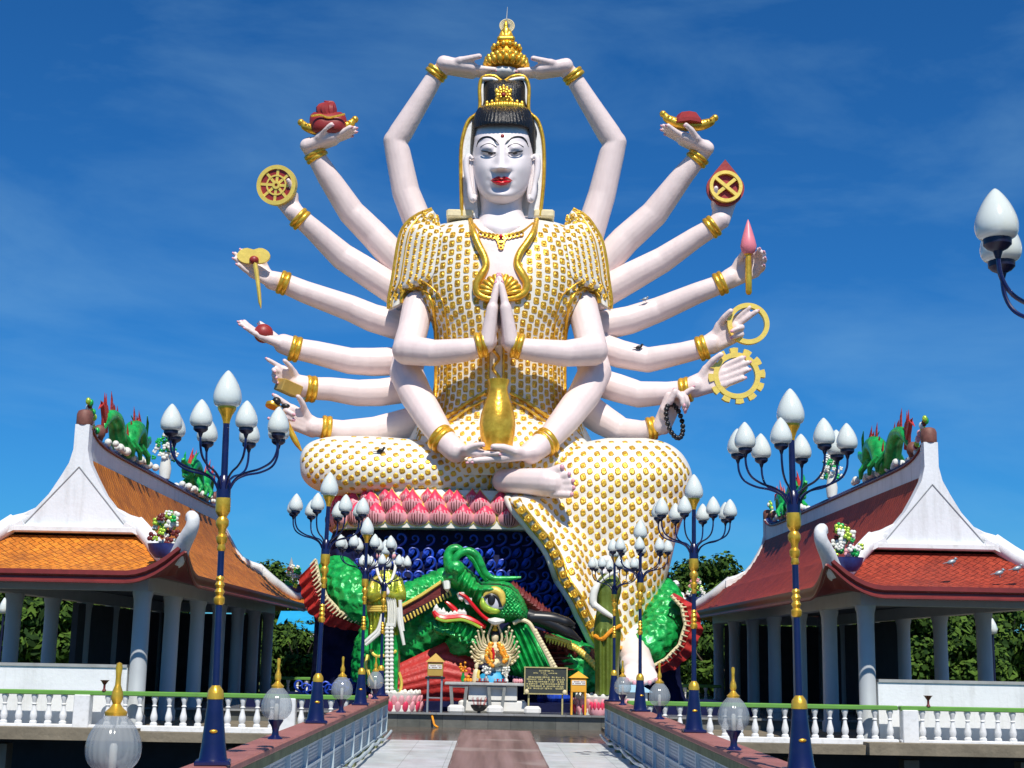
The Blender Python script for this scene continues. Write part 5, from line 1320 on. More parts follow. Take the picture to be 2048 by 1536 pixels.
def runner_mat():
    m=bpy.data.materials.new('runner'); m.use_nodes=True; nt=m.node_tree; n=nt.nodes; l=nt.links; b=n['Principled BSDF']; b.inputs['Roughness'].default_value=.55
    t=n.new('ShaderNodeTexCoord'); mp=n.new('ShaderNodeMapping'); mp.inputs['Scale'].default_value=(3.2,.10,1); l.new(t.outputs['Object'],mp.inputs[0])
    a=n.new('ShaderNodeTexNoise'); a.inputs['Scale'].default_value=1; a.inputs['Detail'].default_value=6; l.new(mp.outputs[0],a.inputs[0])
    c=n.new('ShaderNodeTexNoise'); c.inputs['Scale'].default_value=.45; c.inputs['Detail'].default_value=5; l.new(t.outputs['Object'],c.inputs[0])
    q=n.new('ShaderNodeValToRGB'); e=q.color_ramp.elements; e[0].position=.34; e[0].color=(.15,.085,.08,1); e[1].position=.66; e[1].color=(.30,.19,.18,1); l.new(a.outputs['Fac'],q.inputs[0])
    q2=n.new('ShaderNodeValToRGB'); e=q2.color_ramp.elements; e[0].position=.57; e[1].position=.66; e[1].color=(.55,.55,.55,1); l.new(c.outputs['Fac'],q2.inputs[0])
    x=n.new('ShaderNodeMix'); x.data_type='RGBA'; x.inputs[7].default_value=(.38,.31,.29,1); l.new(q2.outputs[0],x.inputs[0]); l.new(q.outputs[0],x.inputs[6]); l.new(x.outputs[2],b.inputs['Base Color']); return m
mb=MB(); mb.grid(lambda u,v: Vector((lerp(-.78,1.26,u)+.02*math.sin(v*40),lerp(4,43.3,v),.012+.006*math.sin(u*9+v*60))),24,160); mb.tube([(-.78,y,.01) for y in(4,20,43.3)],.012,5); mb.tube([(1.26,y,.01) for y in(4,20,43.3)],.012,5)
rn=mb.build('carpet_runner',runner_mat(),fix=False); tag(rn,'faded brown carpet runner down the middle of the walkway','carpet')
# platform
mb=MB(); mb.box((0.5,53.45,.19),(24,18,.38)); tag(mb.build('platform',[KERB]),kind='structure')
mb=MB(); mb.box((0.5,44.40,.42),(24,.14,.06)); mb.box((.5,53.45,.402),(24,18,.04)); tag(mb.build('platform_top',[PLT]),kind='structure')
# decks left and right
for x0,x1 in((-36,-3.08),(3.52,38)):
    mb=MB(); mb.box(((x0+x1)/2,50.9,-.03),(x1-x0,26.4,.24)); tag(mb.build('deck',SLAB),kind='structure')
    mb=MB()
    for x in [x0+1.5+3.1*i for i in range(int((x1-x0)/3.1))]: mb.box((x,38.3,-.75),(.4,.5,.92))
    tag(mb.build('deck_piers',SLAB),kind='structure')
for x0,x1 in((-36,-3.08),(3.52,38)):  # dark backing wall added so the shaded gap under each deck reads black
    mb=MB(); mb.box(((x0+x1)/2,40.5,-.75),(x1-x0-.4,.3,1.15)); tag(mb.build('under_deck_shade_wall',DARKIN),kind='structure')
# ================================================ FENCES OF THE WALKWAY
def side_fence(sg,x,label):
    t=thing('walkway_fence',(x,22,0),label,'fence')
    y0,y1=3.0,38.2
    MB().box((x,(y0+y1)/2,1.07),(.44,y1-y0,.09),bev=.02).build('coping',COPE,t)
    xi=x-sg*.13
    MB().box((x-sg*.07,(y0+y1)/2,.965),(.26,y1-y0-.02,.115)).build('top_beam',ALGAE,t)
    mb=MB()
    n=19; w=(y1-y0)/n
    for i in range(n):
        y=y0+w*(i+.5)
        m=MB()
        def pn(u,v): return Vector((xi+.004*math.sin(v*math.pi*26),y-w/2+.06+u*(w-.12),.20+.70*v))
        m.grid(pn,2,80); m.build('panel',PANEL,t,fix=False,ang=180)
    mb=MB()
    for i in range(n+1): mb.box((xi-sg*.02,y0+w*i,.54),(.07,.08,.73))
    for z in(.19,.56,.90): mb.box((xi-sg*.022,(y0+y1)/2,z),(.05,y1-y0,.04))
    mb.build('frame',PFRAME,t)
    mb=MB()
    for i in range(n): mb.box((x,y0+w*i+.25,.07),(.4,.5,.18))
    mb.build('foot_blocks',ALGAE,t)
    mb=MB(); q=random.Random(3)
    mb.tube([Vector((xi-sg*(.12+.05*q.random()),y0+(y1-y0)*i/40,.14+.07*q.random())) for i in range(41)],.035,8,sub=3); mb.build('cable_bundle',PFRAME,t)
side_fence(-1,-2.85,'grey panel fence with red coping along the left edge of the walkway')
side_fence(1,3.29,'grey panel fence with red coping along the right edge of the walkway')
# ================================================ LAMPS
def make_lamp():
    t=thing('street_lamp',(0,0,0),'navy blue lamp post with nine white flame shaped globes and gold rings','street lamp','lamp posts along the walkway')
    MB().box((0,0,.025),(.36,.36,.05),bev=.012).build('base_plate',NAVY,t)
    MB().lathe([(.15,.05),(.14,.08),(.122,.22),(.098,.45),(.082,.60),(.080,.66)],seg=28).build('pedestal',NAVY,t)
    m=MB(); m.ball((0,-.112,.34),(.042,.016,.020),14,8); m.build('gold_badge',GOLD,t)
    MB().lathe([(.085,.66),(.086,.70),(.075,.75),(.045,.79),(.038,.80)],seg=24).build('gold_dome',GOLD,t)
    MB().lathe([(.040,.79),(.036,1.5),(.032,2.7),(.032,2.80)],seg=18).build('pole',NAVY,t)
    MB().lathe([(.038,1.62),(.056,1.64),(.058,1.69),(.036,1.715),(.054,1.755),(.035,1.79),(.052,1.83),(.034,1.865),(.046,1.895),(.034,1.92)],seg=22).build('gold_ring',GOLD,t)
    MB().lathe([(.036,2.18),(.046,2.20),(.036,2.25),(.054,2.28),(.058,2.33),(.036,2.36),(.042,2.41),(.066,2.45),(.070,2.50),(.044,2.54),(.068,2.58),(.078,2.60),(.078,2.74)],seg=22).build('gold_ring',GOLD,t)
    MB().lathe([(.074,2.74),(.076,2.90),(.065,2.94),(.045,2.98)],seg=22).build('arm_hub',NAVY,t)
    MB().lathe([(.036,2.95),(.034,3.56)],seg=16).build('upper_pole',NAVY,t)
    MB().lathe([(.036,3.54),(.04,3.57),(.06,3.63),(.095,3.69),(.10,3.71),(.098,3.73)],seg=24).build('gold_cup',GOLD,t)
    gp=[(0,0),(.62,.0),(.84,.12),(.96,.34),(1.0,.62),(.965,.92),(.87,1.24),(.735,1.56),(.575,1.86),(.40,2.12),(.23,2.33),(.09,2.46),(0,2.50)]
    def sm(pr):
        p2,_=spline([Vector((a,0,b)) for a,b in pr[1:]],[1]*(len(pr)-1),3); return [(0,0)]+[(max(0,p.x),p.z) for p in p2]
    g=sm(gp); r=.152
    MB().lathe([(a*r,b*r*1.06+3.72) for a,b in g],seg=32).build('globe',OPAL,t,ang=180)
    r=.115
    for k in range(8):
        a=math.tau*(k+.5)/8; d=Vector((math.cos(a),math.sin(a),0)); Rr=.60
        MB().tube([d*.05+Vector((0,0,2.80)),d*.12+Vector((0,0,2.93)),d*.24+Vector((0,0,3.00)),d*.40+Vector((0,0,3.04)),d*.53+Vector((0,0,3.11)),d*.59+Vector((0,0,3.22)),d*Rr+Vector((0,0,3.36))],.0125,8,sub=5).build('arm',NAVY,t)
        MB().lathe([(.014,3.31),(.026,3.35),(.055,3.365),(.074,3.385),(.076,3.425),(0,3.425)],d*Rr,20).build('cup',DNAVY,t)
        MB().lathe([(q*r,h*r+3.415) for q,h in g],d*Rr,28).build('globe',OPAL,t,ang=180)
    return t
lamp=make_lamp()
LL='navy lamp post with nine white globes, %s'
spots=[(-2.81,14.87,8,-1.0,'first on the left fence','l'),(-2.81,23.5,12,.9,'second on the left fence',''),(-2.80,31.5,0,0,'third on the left fence',''),(-2.86,37.9,20,0,'last on the left fence',''),
 (3.31,15.2,0,-.6,'first whole one on the right fence',''),(3.27,22.8,0,.3,'second whole one on the right fence',''),(3.26,30.8,15,0,'third whole one on the right fence',''),(3.24,37.0,30,0,'last on the right fence',''),
 (3.28,7.2,22.5,0,'cut off by the right picture edge','')]
for i,(x,y,rz,tl,lab,_) in enumerate(spots):
    o=lamp if i==0 else copy_tree(lamp)
    o.location=(x,y,1.115); o.rotation_euler=(0,R(tl),R(rz)); o['label']=(LL%lab)
def make_bollard():
    t=thing('globe_lamp',(0,0,0),'small ribbed glass globe lamp','globe lamp','small glass lamps on the copings')
    MB().lathe([(.10,0),(.095,.02),(.05,.05),(.042,.10),(.055,.16),(.10,.235),(.10,.25)],seg=22).build('stand',NAVY,t)
    n=48; pr=[(.085,.25),(.14,.275),(.19,.34),(.205,.43),(.185,.52),(.14,.60),(.10,.645),(.075,.67)]
    p2,_=spline([Vector((a,0,b)) for a,b in pr],[1]*8,4); m=MB(); vs=[];
    for p in p2:
        for k in range(n*2): a=math.tau*k/(n*2); q=p.x*(1+.012*math.cos(a*24)); vs.append((q*math.cos(a),q*math.sin(a),p.z))
    w=n*2; m.add(vs,[(j*w+k,j*w+(k+1)%w,(j+1)*w+(k+1)%w,(j+1)*w+k) for j in range(len(p2)-1) for k in range(w)]); m.build('glass_globe',CLEARG,t,ang=180)
    MB().lathe([(.03,.25),(.03,.44),(.02,.46),(0,.46)],seg=12).build('bulb',TEETH,t)
    MB().lathe([(.08,.66),(.085,.69),(.05,.72),(.03,.75),(.045,.79),(.04,.84),(.022,.89),(.02,.95),(.026,1.02),(.02,1.05),(0,1.06)],seg=18).build('gold_finial',GOLD,t)
    return t
bl=make_bollard()
for i,(x,y,lab) in enumerate([(-2.81,10.9,'nearest the viewer at the lower left'),(-2.83,19.25,'between the first and second left lamp posts'),(-2.82,27.6,'between the second and third left lamp posts'),(-2.81,35.5,'before the farthest left lamp post'),(3.20,18.7,'between the first and second right lamp posts'),(3.26,27.3,'between the second and third right lamp posts'),(3.24,34.6,'before the farthest right lamp post')]):
    o=bl if i==0 else copy_tree(bl); o.location=(x,y,1.115); s=1.0; o.scale=(s,s,s); o['label']='ribbed glass globe lamp, '+lab
# ================================================ BALUSTRADES
def balustrade(x0,x1,y,label,z0=.09,h=1.02,posts=(),group=None,pitch=.385):
    t=thing('balustrade',((x0+x1)/2,y,z0),label,'balustrade',group)
    MB().box(((x0+x1)/2,y,z0+.07),(x1-x0,.24,.15),bev=.015).build('bottom_rail',WHITE2,t)
    MB().box(((x0+x1)/2,y,z0+h-.06),(x1-x0,.26,.12),bev=.02).build('top_rail',GREENR,t)
    pr=[(.075,0),(.075,.06),(.05,.09),(.075,.17),(.07,.24),(.045,.36),(.035,.44),(.055,.47),(.035,.50),(.05,.58),(.07,.64),(.07,.69)]
    n=int((x1-x0)/pitch); q=None
    for i in range(n):
        x=x0+(i+.5)*(x1-x0)/n
        if any(abs(x-p)<.3 for p in posts): continue
        if q is None: q=MB().lathe([(a*1.28,b*1.09+z0+.14) for a,b in pr],(x,y,0),14).build('baluster',WHITE2,t); qx=x
        else:
            o=q.copy(); C.objects.link(o); o.location=Vector(q.location)+Vector((x-qx,0,0)); 
    for p in posts: MB().box((p,y,z0+h*.45),(.42,.36,h*.9),bev=.02).build('post',WHITE2,t)
    return t
balustrade(-18,-9.85,38.1,'green railed white balustrade before the orange pavilion front',posts=(-10.7,))
balustrade(-9.8,-3.2,38.15,'green railed white balustrade between the orange pavilion and the left fence',posts=(-5.3,))
balustrade(3.7,10.9,38.15,'green railed white balustrade between the right fence and the red pavilion',posts=())
balustrade(10.95,19,38.1,'green railed white balustrade before the red pavilion front',posts=(11.2,))
balustrade(-9.6,-7.2,61.5,'short far balustrade behind the left deck')
balustrade(7.8,10.0,61.5,'short far balustrade behind the right deck')
for x,lab in((-10.15,'left'),(11.7,'right')):
    t=thing('deck_lamp_stand',(x,38.0,1.11),'small dark funnel stand on the %s balustrade post'%lab,'lamp stand'); MB().lathe([(.06,0),(.03,.06),(.03,.16),(.10,.26),(.13,.28),(0,.28)],(x,38.0,1.11),16).build('funnel',MAROON,t)
# ================================================ ALTAR AND OFFERINGS
YT=45.5
def at(x,y,Y=YT): return P(x,y,Y)
tb=thing('altar_table',at(967,1424),'white marble altar table on three splayed grey legs before the dragon','table')
zt=at(967,1370).z; xl=at(890,1370).x; xr=at(1048,1370).x
MB().box(((xl+xr)/2,YT,zt+.04),(xr-xl,1.0,.09),bev=.02).build('tabletop',tmat('altar_marble',(.52,.52,.50),(.45,.46,.45),(.3,.3,.3),3,3,.2,6),tb)
for cx_ in(918,993,1068):
    if cx_>1050: continue
    a=at(cx_,1375).x; m=MB(); z1=zt-.02; z0_=.42
    for sg in(-1,1):
        m.plate([(a+sg*.30,YT-.45,z1),(a+sg*.20,YT-.45,z1),(a+sg*.12,YT-.45,z0_),(a+sg*.22,YT-.45,z0_)],(0,.18,0))
    m.box((a,YT-.36,z0_+.05),(.26,.16,.1)); m.box((a,YT-.36,z1-.03),(.42,.16,.06)); m.build('leg',STONE if False else mat('leg_grey',(.22,.23,.22),.4,var=.2,sc=4,dirt=.4),tb)
zP=.42
ac=thing('cloth_plinth',(at(985,1400,46.5).x,46.5,zP),'stepped white plinth behind the altar table carrying the small statue','plinth')
x=at(985,1400,46.5).x
MB().box((x,45.7,zP+.62),(1.55,.9,.46),bev=.02).build('upper_step',PAPR,ac); MB().box((x,45.72,zP+.2),(2.15,.86,.38),bev=.06).build('lower_step',PAPR,ac)
for i,(px,lab) in enumerate(((912,'under the left end of the altar table'),(990,'under the middle of the altar table'),(1065,'right of the altar table, behind the sign legs'))):
    c=at(px,1420,44.75); t=thing('stone_stool',(c.x,44.75,zP),'low rounded white stone stool '+lab,'stool','white stools by the altar'); MB().box((c.x,44.75,zP+.13),(.52,.3,.26),bev=.07).build('seat',PAPR,t)
# burner
c=at(958,1412,44.62); t=thing('incense_burner',(c.x,44.8,zP),'dark incense bowl with red sticks on the ground before the altar','incense burner')
MB().lathe([(.06,0),(.05,.06),(.17,.10),(.25,.2),(.27,.27),(.24,.27),(.2,.22),(0,.2)],(c.x,44.8,zP),24).build('bowl',BLACK,t)
m=MB(); q=random.Random(2)
for i in range(14): a=q.uniform(-.15,.15); m.tube([(c.x+a,44.8,zP+.2),(c.x+a*1.6,44.8+q.uniform(-.1,.1),zP+.45+q.random()*.08)],.008,5)
m.build('incense_sticks',RED,t)
# donation boxes
def dbox(px0,px1,py0,py1,py2,Y,m,label,leg,yr):
    a=at(px0,py1,Y); b=at(px1,py1,Y); ztop=at(px0,py0,Y).z; zbot=at(px0,py1,Y).z; x=(a.x+b.x)/2; w=b.x-a.x
    t=thing('donation_box',(x,Y,zP),label,'donation box')
    MB().box((x,Y,(ztop+zbot)/2),(w,w*.8,ztop-zbot),bev=.015).build('box',m,t)
    h=at(px0,yr,Y).z-ztop
    MB().add([(x-w*.62,Y-w*.5,ztop+.01),(x+w*.62,Y-w*.5,ztop+.01),(x+w*.62,Y+w*.5,ztop+.01),(x-w*.62,Y+w*.5,ztop+.01),(x,Y,ztop+h)],[(0,1,4),(1,2,4),(2,3,4),(3,0,4),(3,2,1,0)]).build('roof',m,t,ang=20)
    MB().box((x,Y-w*.41,lerp(zbot,ztop,.68)),(w*.86,.02,.13)).build('label_plate',PAPR,t)
    mm=MB()
    for r in range(2):
        for k in range(9):
            if (k*7+r*3)%5: mm.box((x-w*.36+k*w*.09,Y-w*.41-.013,lerp(zbot,ztop,.68)+.03-.055*r),(.035,.004,.022))
    mm.build('lettering',BRN,t)
    for sx in(-1,1):
        for sy in(-1,1): MB().box((x+sx*w*.44,Y+sy*w*.36,(zP+zbot)/2),(.055,.055,zbot-zP)).build('leg',leg,t)
    return t,x,w,zbot
t,x,w,zb_=dbox(855,886,1324,1352,1424,45.1,OCH,'ochre donation box with pitched lid on a tall grey stool left of the altar',STEEL,1306)
MB().box((x,45.1,zb_-.05),(w*1.25,w,.07)).build('stool_top',BLACK,t); MB().box((x,45.1,zP+.45),(w*.85,w*.7,.03)).build('shelf',STEEL,t)
dbox(1141,1172,1356,1384,1424,45.0,ORBOX,'bright orange donation box on four legs right of the signboard',ORBOX,1342)
# sign
sY=45.0; a=at(1049,1387,sY); b=at(1134,1336,sY); sx=(a.x+b.x)/2; w=b.x-a.x; h=b.z-a.z
t=thing('signboard',(sx,sY,zP),'black signboard with gold lettering and gold frame on two thin posts','sign')
MB().box((sx,sY,(a.z+b.z)/2),(w,.06,h)).build('board',SIGNB,t)
m=MB()
for dx,dz,ww,hh in((0,h/2,w+.06,.035),(0,-h/2,w+.06,.035),(-w/2,0,.035,h),(w/2,0,.035,h)): m.box((sx+dx,sY-.02 if dz else sY-.017,(a.z+b.z)/2+dz),(ww,.08,hh))
m.build('frame',SIGNG,t)
m=MB(); q=random.Random(9); zc=(a.z+b.z)/2
for row,(rz,x0,x1,hh) in enumerate([(.38,-.15,.18,.05),(.29,-.28,.26,.035),(.22,-.04,.06,.03)]+[(.13-.085*i,-.44,.44,.055) for i in range(6)]):
    x=x0*w
    while x<x1*w:
        ww=q.uniform(.018,.05)
        if q.random()>.16: m.box((sx+x,sY-.036,zc+rz*h+q.uniform(-.006,.006)),(ww,.006,hh*h*q.uniform(.7,1.2)*1.1))
        x+=ww+q.uniform(.010,.022)
m.build('gold_lettering',SIGNG,t)
for s_ in(-1,1): MB().box((sx+s_*w*.40,sY+.05,(zP+a.z)/2+.05),(.05,.04,a.z-zP+.1)).build('post',SIGNG,t); MB().ball((sx+s_*w*.45,sY-.06,a.z+.06),(.07,.04,.08),10,7).build('corner_ornament',CREAM,t)
# small many-armed figure on the plinth
mY=46.1; mc=at(990,1345,mY)
ms=thing('small_deity_figure',(mc.x,mY,zP+1.0),'small many armed cream deity figure with marigold garlands on the altar','statue')
m=MB(); m.cap(at(990,1322,mY),at(990,1296,mY),.20,.18); m.ball(at(990,1275,mY),(.12,.13,.17),14,10); m.cap(at(990,1290,mY),at(990,1282,mY),.07,.07)
m.cap(at(990,1325,mY-.1),at(966,1316,mY-.25),.14,.12); m.cap(at(966,1316,mY-.25),at(990,1328,mY-.35),.11,.08); m.cap(at(992,1325,mY-.1),at(1016,1318,mY-.25),.15,.13); m.cap(at(1016,1318,mY-.25),at(1008,1345,mY-.25),.12,.08); m.cap(at(1008,1345,mY-.25),at(1013,1354,mY-.35),.07,.05)
m.cap(at(982,1300,mY-.1),at(978,1308,mY-.25),.06,.05); m.cap(at(978,1308,mY-.25),at(989,1300,mY-.4),.05,.03); m.cap(at(998,1300,mY-.1),at(1002,1308,mY-.25),.06,.05); m.cap(at(1002,1308,mY-.25),at(991,1300,mY-.4),.05,.03)
m.build('body',CREAM,ms,remesh=.03,smooth=3)
for sg in(-1,1):
    for k,(ex,ey,hx,hy) in enumerate(((14,1268,6,1250),(24,1280,22,1264),(26,1286,34,1262),(28,1292,38,1274),(30,1298,44,1284),(32,1304,47,1294),(32,1310,48,1304),(30,1316,46,1314),(28,1322,40,1322),(20,1276,28,1255),(26,1302,42,1299),(22,1318,34,1327))):
        mm=MB(); pth=[at(990+sg*8,1297,mY+.1),at(990+sg*ex,ey+6,mY+.05+.02*k),at(990+sg*hx,hy,mY-.05)]; mm.tube(pth,[.05,.04,.028],8,sub=4); mm.ball(pth[-1],.045,8,6); mm.build('arm',CREAM,ms)
m=MB(); m.ball(at(990,1268,mY+.03),(.14,.14,.13),12,8); m.build('hair',HAIR,ms)
m=MB(); m.lathe([(.08,0),(.09,.05),(.05,.12),(.06,.18),(.02,.26),(0,.34)],at(990,1262,mY),14); m.build('crown',GOLD,ms)
q=random.Random(8)
for Q in ([(982,1287),(976,1300),(974,1318),(984,1332)],[(999,1287),(1008,1300),(1014,1316),(1008,1324)],[(984,1288),(980,1304),(985,1322)],[(997,1288),(1003,1304),(1011,1320)]):
    m=MB(); p2,_=spline([at(x,y,mY-.42) for x,y in Q],[1]*len(Q),7)
    for p in p2: m.ball(p+Vector((q.uniform(-.03,.03),0,0)),.062,8,6,mi=0 if q.random()<.75 else 1)
    m.build('garland',[ORANGE,YEL],ms)
m=MB(); m.tube([at(986,1318,mY-.45),at(988,1308,mY-.48),at(985,1296,mY-.45)],.04,8); m.build('red_tassel',LIP,ms)
m=MB(); q=random.Random(18)
for k in range(26):
    x=964+q.random()*44; m.ball(at(x,1334+q.random()*8,mY-.1+q.random()*.2),(.06,.06,.09),8,6)
m.build('lotus_seat',TEETH,ms)
m=MB(); m.lathe([(.5,0),(.42,.25),(.30,.34),(0,.34)],at(986,1366,mY),24,sx=1,sy=.6); m.build('blue_mound',POOLB,ms)
# offerings on the table
zt2=zt+.09
def tx(px): return at(px,1370).x
def vase_thing(px,label,col,fl,seed,h=.25,dy=0):
    x=tx(px); t=thing('flower_vase',(x,YT-.2+dy,zt2),label,'vase','offerings on the altar table'); MB().lathe([(.04,0),(.07,.05),(.06,h*.6),(.035,h*.85),(.05,h),(0,h)],(x,YT-.2+dy,zt2),14).build('vase',col,t)
    m=MB(); q=random.Random(seed)
    for k in range(12):
        p=Vector((x+q.uniform(-.12,.12),YT-.2+dy+q.uniform(-.08,.08),zt2+h+.05+q.random()*.28)); m.ball(p,.04,7,5); m.tube([(x,YT-.2+dy,zt2+h),p],.007,4)
    m.build('flowers',fl,t)
vase_thing(926,'green vase of orange flowers at the left end of the altar table',EGRN,ORANGE,1,.28)
vase_thing(972,'silver vase with white flowers in front of the small deity figure',STEEL,TEETH,2,.22,-.15)
vase_thing(1012,'clear vase of white flowers right of the small deity figure',PAPR,TEETH,3,.16,-.1)
x=tx(936); t=thing('fruit_plate',(x,YT-.25,zt2),'plate of orange fruit on the altar table','fruit'); m=MB()
for dx,dy,dz in((-.08,0,0),(.08,0,0),(0,.08,0),(0,-.02,.1),(0,-.1,0)): m.ball((x+dx,YT-.25+dy,zt2+.06+dz),.06,10,7)
m.build('fruit',ORANGE,t); MB().lathe([(.08,0),(.16,.02),(0,.02)],(x,YT-.25,zt2),16).build('plate',TEETH,t)
x=tx(952); t=thing('seated_figurine',(x,YT-.1,zt2),'small cream figurine with yellow sash on the altar table','figurine'); m=MB(); m.lathe([(.13,0),(.15,.08),(.11,.25),(.09,.36),(.04,.41),(.07,.48),(.06,.55),(0,.60)],(x,YT-.1,zt2),16); m.build('body',CREAM,t)
m=MB(); m.tube([(x+.09,YT-.19,zt2+.36),(x+.06,YT-.24,zt2+.2),(x+.11,YT-.22,zt2+.04)],.045,8,sub=3); m.build('sash',YEL,t)
for px,mm_,lab in((965,MAROON,'left'),(1000,BLUET,'right')):
    x=tx(px); t=thing('offering_tray',(x,YT-.3,zt2),'dark red and blue cups tray on the altar table, %s of the centre'%lab,'tray'); m=MB(); m.box((x,YT-.3,zt2+.02),(.42,.28,.04)); m.build('tray',MAROON,t)
    for k in range(5): MB().lathe([(.02,.04),(.03,.09),(.035,.12),(0,.12)],(x-.16+k*.08,YT-.38,zt2),10).build('cup',LIP if k%2 else TEETH,t)
x=tx(1036); t=thing('lotus_bowl',(x,YT-.2,zt2),'pink lotus shaped bowl at the right end of the altar table','bowl'); m=MB()
for k in range(10): a=math.tau*k/10; m.ball((x+.13*math.cos(a),YT-.2+.1*math.sin(a),zt2+.06),(.05,.05,.07),8,6)
m.build('petals',PINKL,t); MB().lathe([(.08,0),(.12,.06),(0,.08)],(x,YT-.2,zt2),14).build('bowl',PINKL,t)
# yellow tape on the step, extra lotus buckets
m=MB(); m.tube([at(852,1428,44.6),at(862,1427,44.5),at(866,1440,44.25),at(869,1450,44.2),at(876,1455,44.1)],.035,6,sub=4); o=m.build('yellow_ribbon',ORANGE); tag(o,'loose yellow ribbon hanging over the platform edge','ribbon')
for x,y,l in((1196,1424,'right'),):
    c=at(x,y,44.9); t=thing('lotus_bucket',(c.x,44.9,zP),'pink lotus petal bucket at the %s end of the platform edge'%l,'bucket'); m=MB(); m.lathe([(.2,0),(.26,.1),(.24,.25),(0,.25)],(c.x,44.9,zP),20); m.build('bucket',PINKL,t)
    m=MB()
    for k in range(12): a=math.tau*k/12; m.ball((c.x+.23*math.cos(a),44.9+.23*math.sin(a),zP+.3),(.05,.05,.13),8,6)
    m.build('petals',PINKH,t)
# ================================================ FAR SHORE, TREES, SMALL THINGS
mb=MB(); mb.grid(lambda u,v: Vector((lerp(-500,500,u),66+(v**2.2)*1100,-1.3 if v<.001 else .15+.35*noise.noise(Vector((u*40,v*20,0)))+v*1.5)),160,40)
tag(mb.build('grass_bank',GRASS,fix=False,ang=180),kind='structure')
def leafmesh(kind,n,rx,rz,seed,leaf,shape='round'):
    q=random.Random(seed); mb=MB(); vs=mb.v
    cl=[]
    for i in range(26):
        a=q.uniform(0,math.tau); z=q.uniform(-.75,1); r=math.sqrt(max(0,1-z*z))*q.uniform(.45,.95)
        cl.append(Vector((r*math.cos(a)*rx,r*math.sin(a)*rx,z*rz*q.uniform(.75,1))))
    for i in range(n):
        c=q.choice(cl); cr=rx*.33
        d=Vector((q.gauss(0,1),q.gauss(0,1),q.gauss(0,.8))).normalized()*cr*q.random()**.35
        p=c+d; nrm=(d.normalized()+Vector((q.uniform(-.6,.6),q.uniform(-.6,.6),q.uniform(-.2,.9)))).normalized()
        u=nrm.orthogonal().normalized(); u=Matrix.Rotation(q.uniform(0,6.28),3,nrm)@u; w=nrm.cross(u)
        s=leaf*q.uniform(.6,1.3); l=s*(1.0 if shape=='round' else 2.6)
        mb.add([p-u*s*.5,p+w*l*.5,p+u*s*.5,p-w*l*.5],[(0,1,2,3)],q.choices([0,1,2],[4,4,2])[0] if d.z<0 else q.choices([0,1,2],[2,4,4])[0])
    me=mb.mesh('crown',fix=False); 
    for m in LEAVES: me.materials.append(m)
    return me
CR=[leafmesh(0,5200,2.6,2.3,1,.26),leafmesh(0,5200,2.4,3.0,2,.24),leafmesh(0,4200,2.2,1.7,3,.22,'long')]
def tree(x,y,h,k,label,s=1.0,cat='tree',name='leafy_tree'):
    t=thing(name,(x,y,0),label,cat,'trees and bushes beyond the lake'); rz=(2.3,3.0,1.7)[k]*s
    o=bpy.data.objects.new('crown',CR[k]); C.objects.link(o); o.parent=t; o.location=(0,0,h-rz*.8); o.scale=(s,s,s); o.rotation_euler=(0,0,x*1.7+y)
    q=random.Random(int(x*10)); m=MB(); base=Vector((x,y,-.2)); top=Vector((x+q.uniform(-.3,.3),y,h-rz*.9)); m.tube([base,base.lerp(top,.5)+Vector((q.uniform(-.15,.15),0,0)),top],[.22*s+.05,.17*s+.03,.12*s],10,sub=4)
    for i in range(5):
        a=q.uniform(0,6.28); m.tube([base.lerp(top,.65+.07*i),top+Vector((math.cos(a)*s,math.sin(a)*s,.6*s)),top+Vector((math.cos(a)*1.7*s,math.sin(a)*1.7*s,1.5*s))],[.10*s,.07*s,.02],7,sub=3)
    m.build('trunk',BARK,t)
def PXY(px,Y): return P(px,1300,Y).x
desc=[('dark round leafy tree','bushy'),('tall leafy tree','tall'),('low pale bush','bush')]
i=0
T=[ # px, Y, height m, kind, scale, where
 (525,92,7.3,0,1.05,'rising behind the far eave of the orange roof'),(556,97,6.6,0,.8,'half hidden behind the orange roof tip'),(590,88,4.8,2,.95,'just left of the dragon fin'),(622,80,3.4,2,.8,'on the bank left of the lotus plinth'),
 (570,74,3.0,2,.8,'beside the blue roofed hut'),(612,71,2.6,2,.7,'low on the bank behind the left fence lamp'),(545,72,2.9,2,.8,'at the left end of the far bank gap'),
 (1425,96,8.4,0,1.25,'rising between the right lamp and the red roof'),(1395,90,5.6,1,.8,'right of the right dragon fin'),(1460,88,5.2,0,1.0,'behind the red pavilion corner'),(1412,75,3.3,2,.9,'low on the right bank by the far balustrade'),(1445,72,2.7,2,.8,'in front of the right bank trees')]
for px,Y,h,k,s,w in T: tree(PXY(px,Y),Y,h,k,desc[k][0]+' '+w,s,'tree' if k<2 else 'bush','leafy_tree' if k<2 else 'leafy_bush')
PLN=[(-60,78,5.0,2,1.3,'far left past the picture edge'),(-20,80,5.6,1,1.3,'seen left of the first dark column'),(40,76,4.2,2,1.2,'seen between the first left columns'),(85,82,6.2,0,1.5,'seen through the second left opening'),(120,75,3.8,2,1.2,'low, seen through the second left opening'),(160,80,5.0,1,1.2,'seen through the third left opening'),(200,77,4.2,2,1.2,'seen beside the third left column'),(235,82,5.8,0,1.4,'seen through the last left opening'),(285,80,5.2,1,1.2,'behind the left corner column'),
 (1560,82,5.6,0,1.4,'hidden mostly by the red pavilion'),(1690,80,5.8,1,1.3,'seen left of the right corner column'),(1770,78,5.4,0,1.3,'seen right of the corner column'),(1830,76,5.0,1,1.25,'seen between the first right columns'),(1905,82,6.2,0,1.5,'seen through the middle right opening'),(1930,75,3.2,2,1.1,'low, seen through the middle right opening'),(2000,80,5.4,0,1.4,'seen through the last right opening'),(2060,84,6.0,1,1.4,'at the right picture edge')]
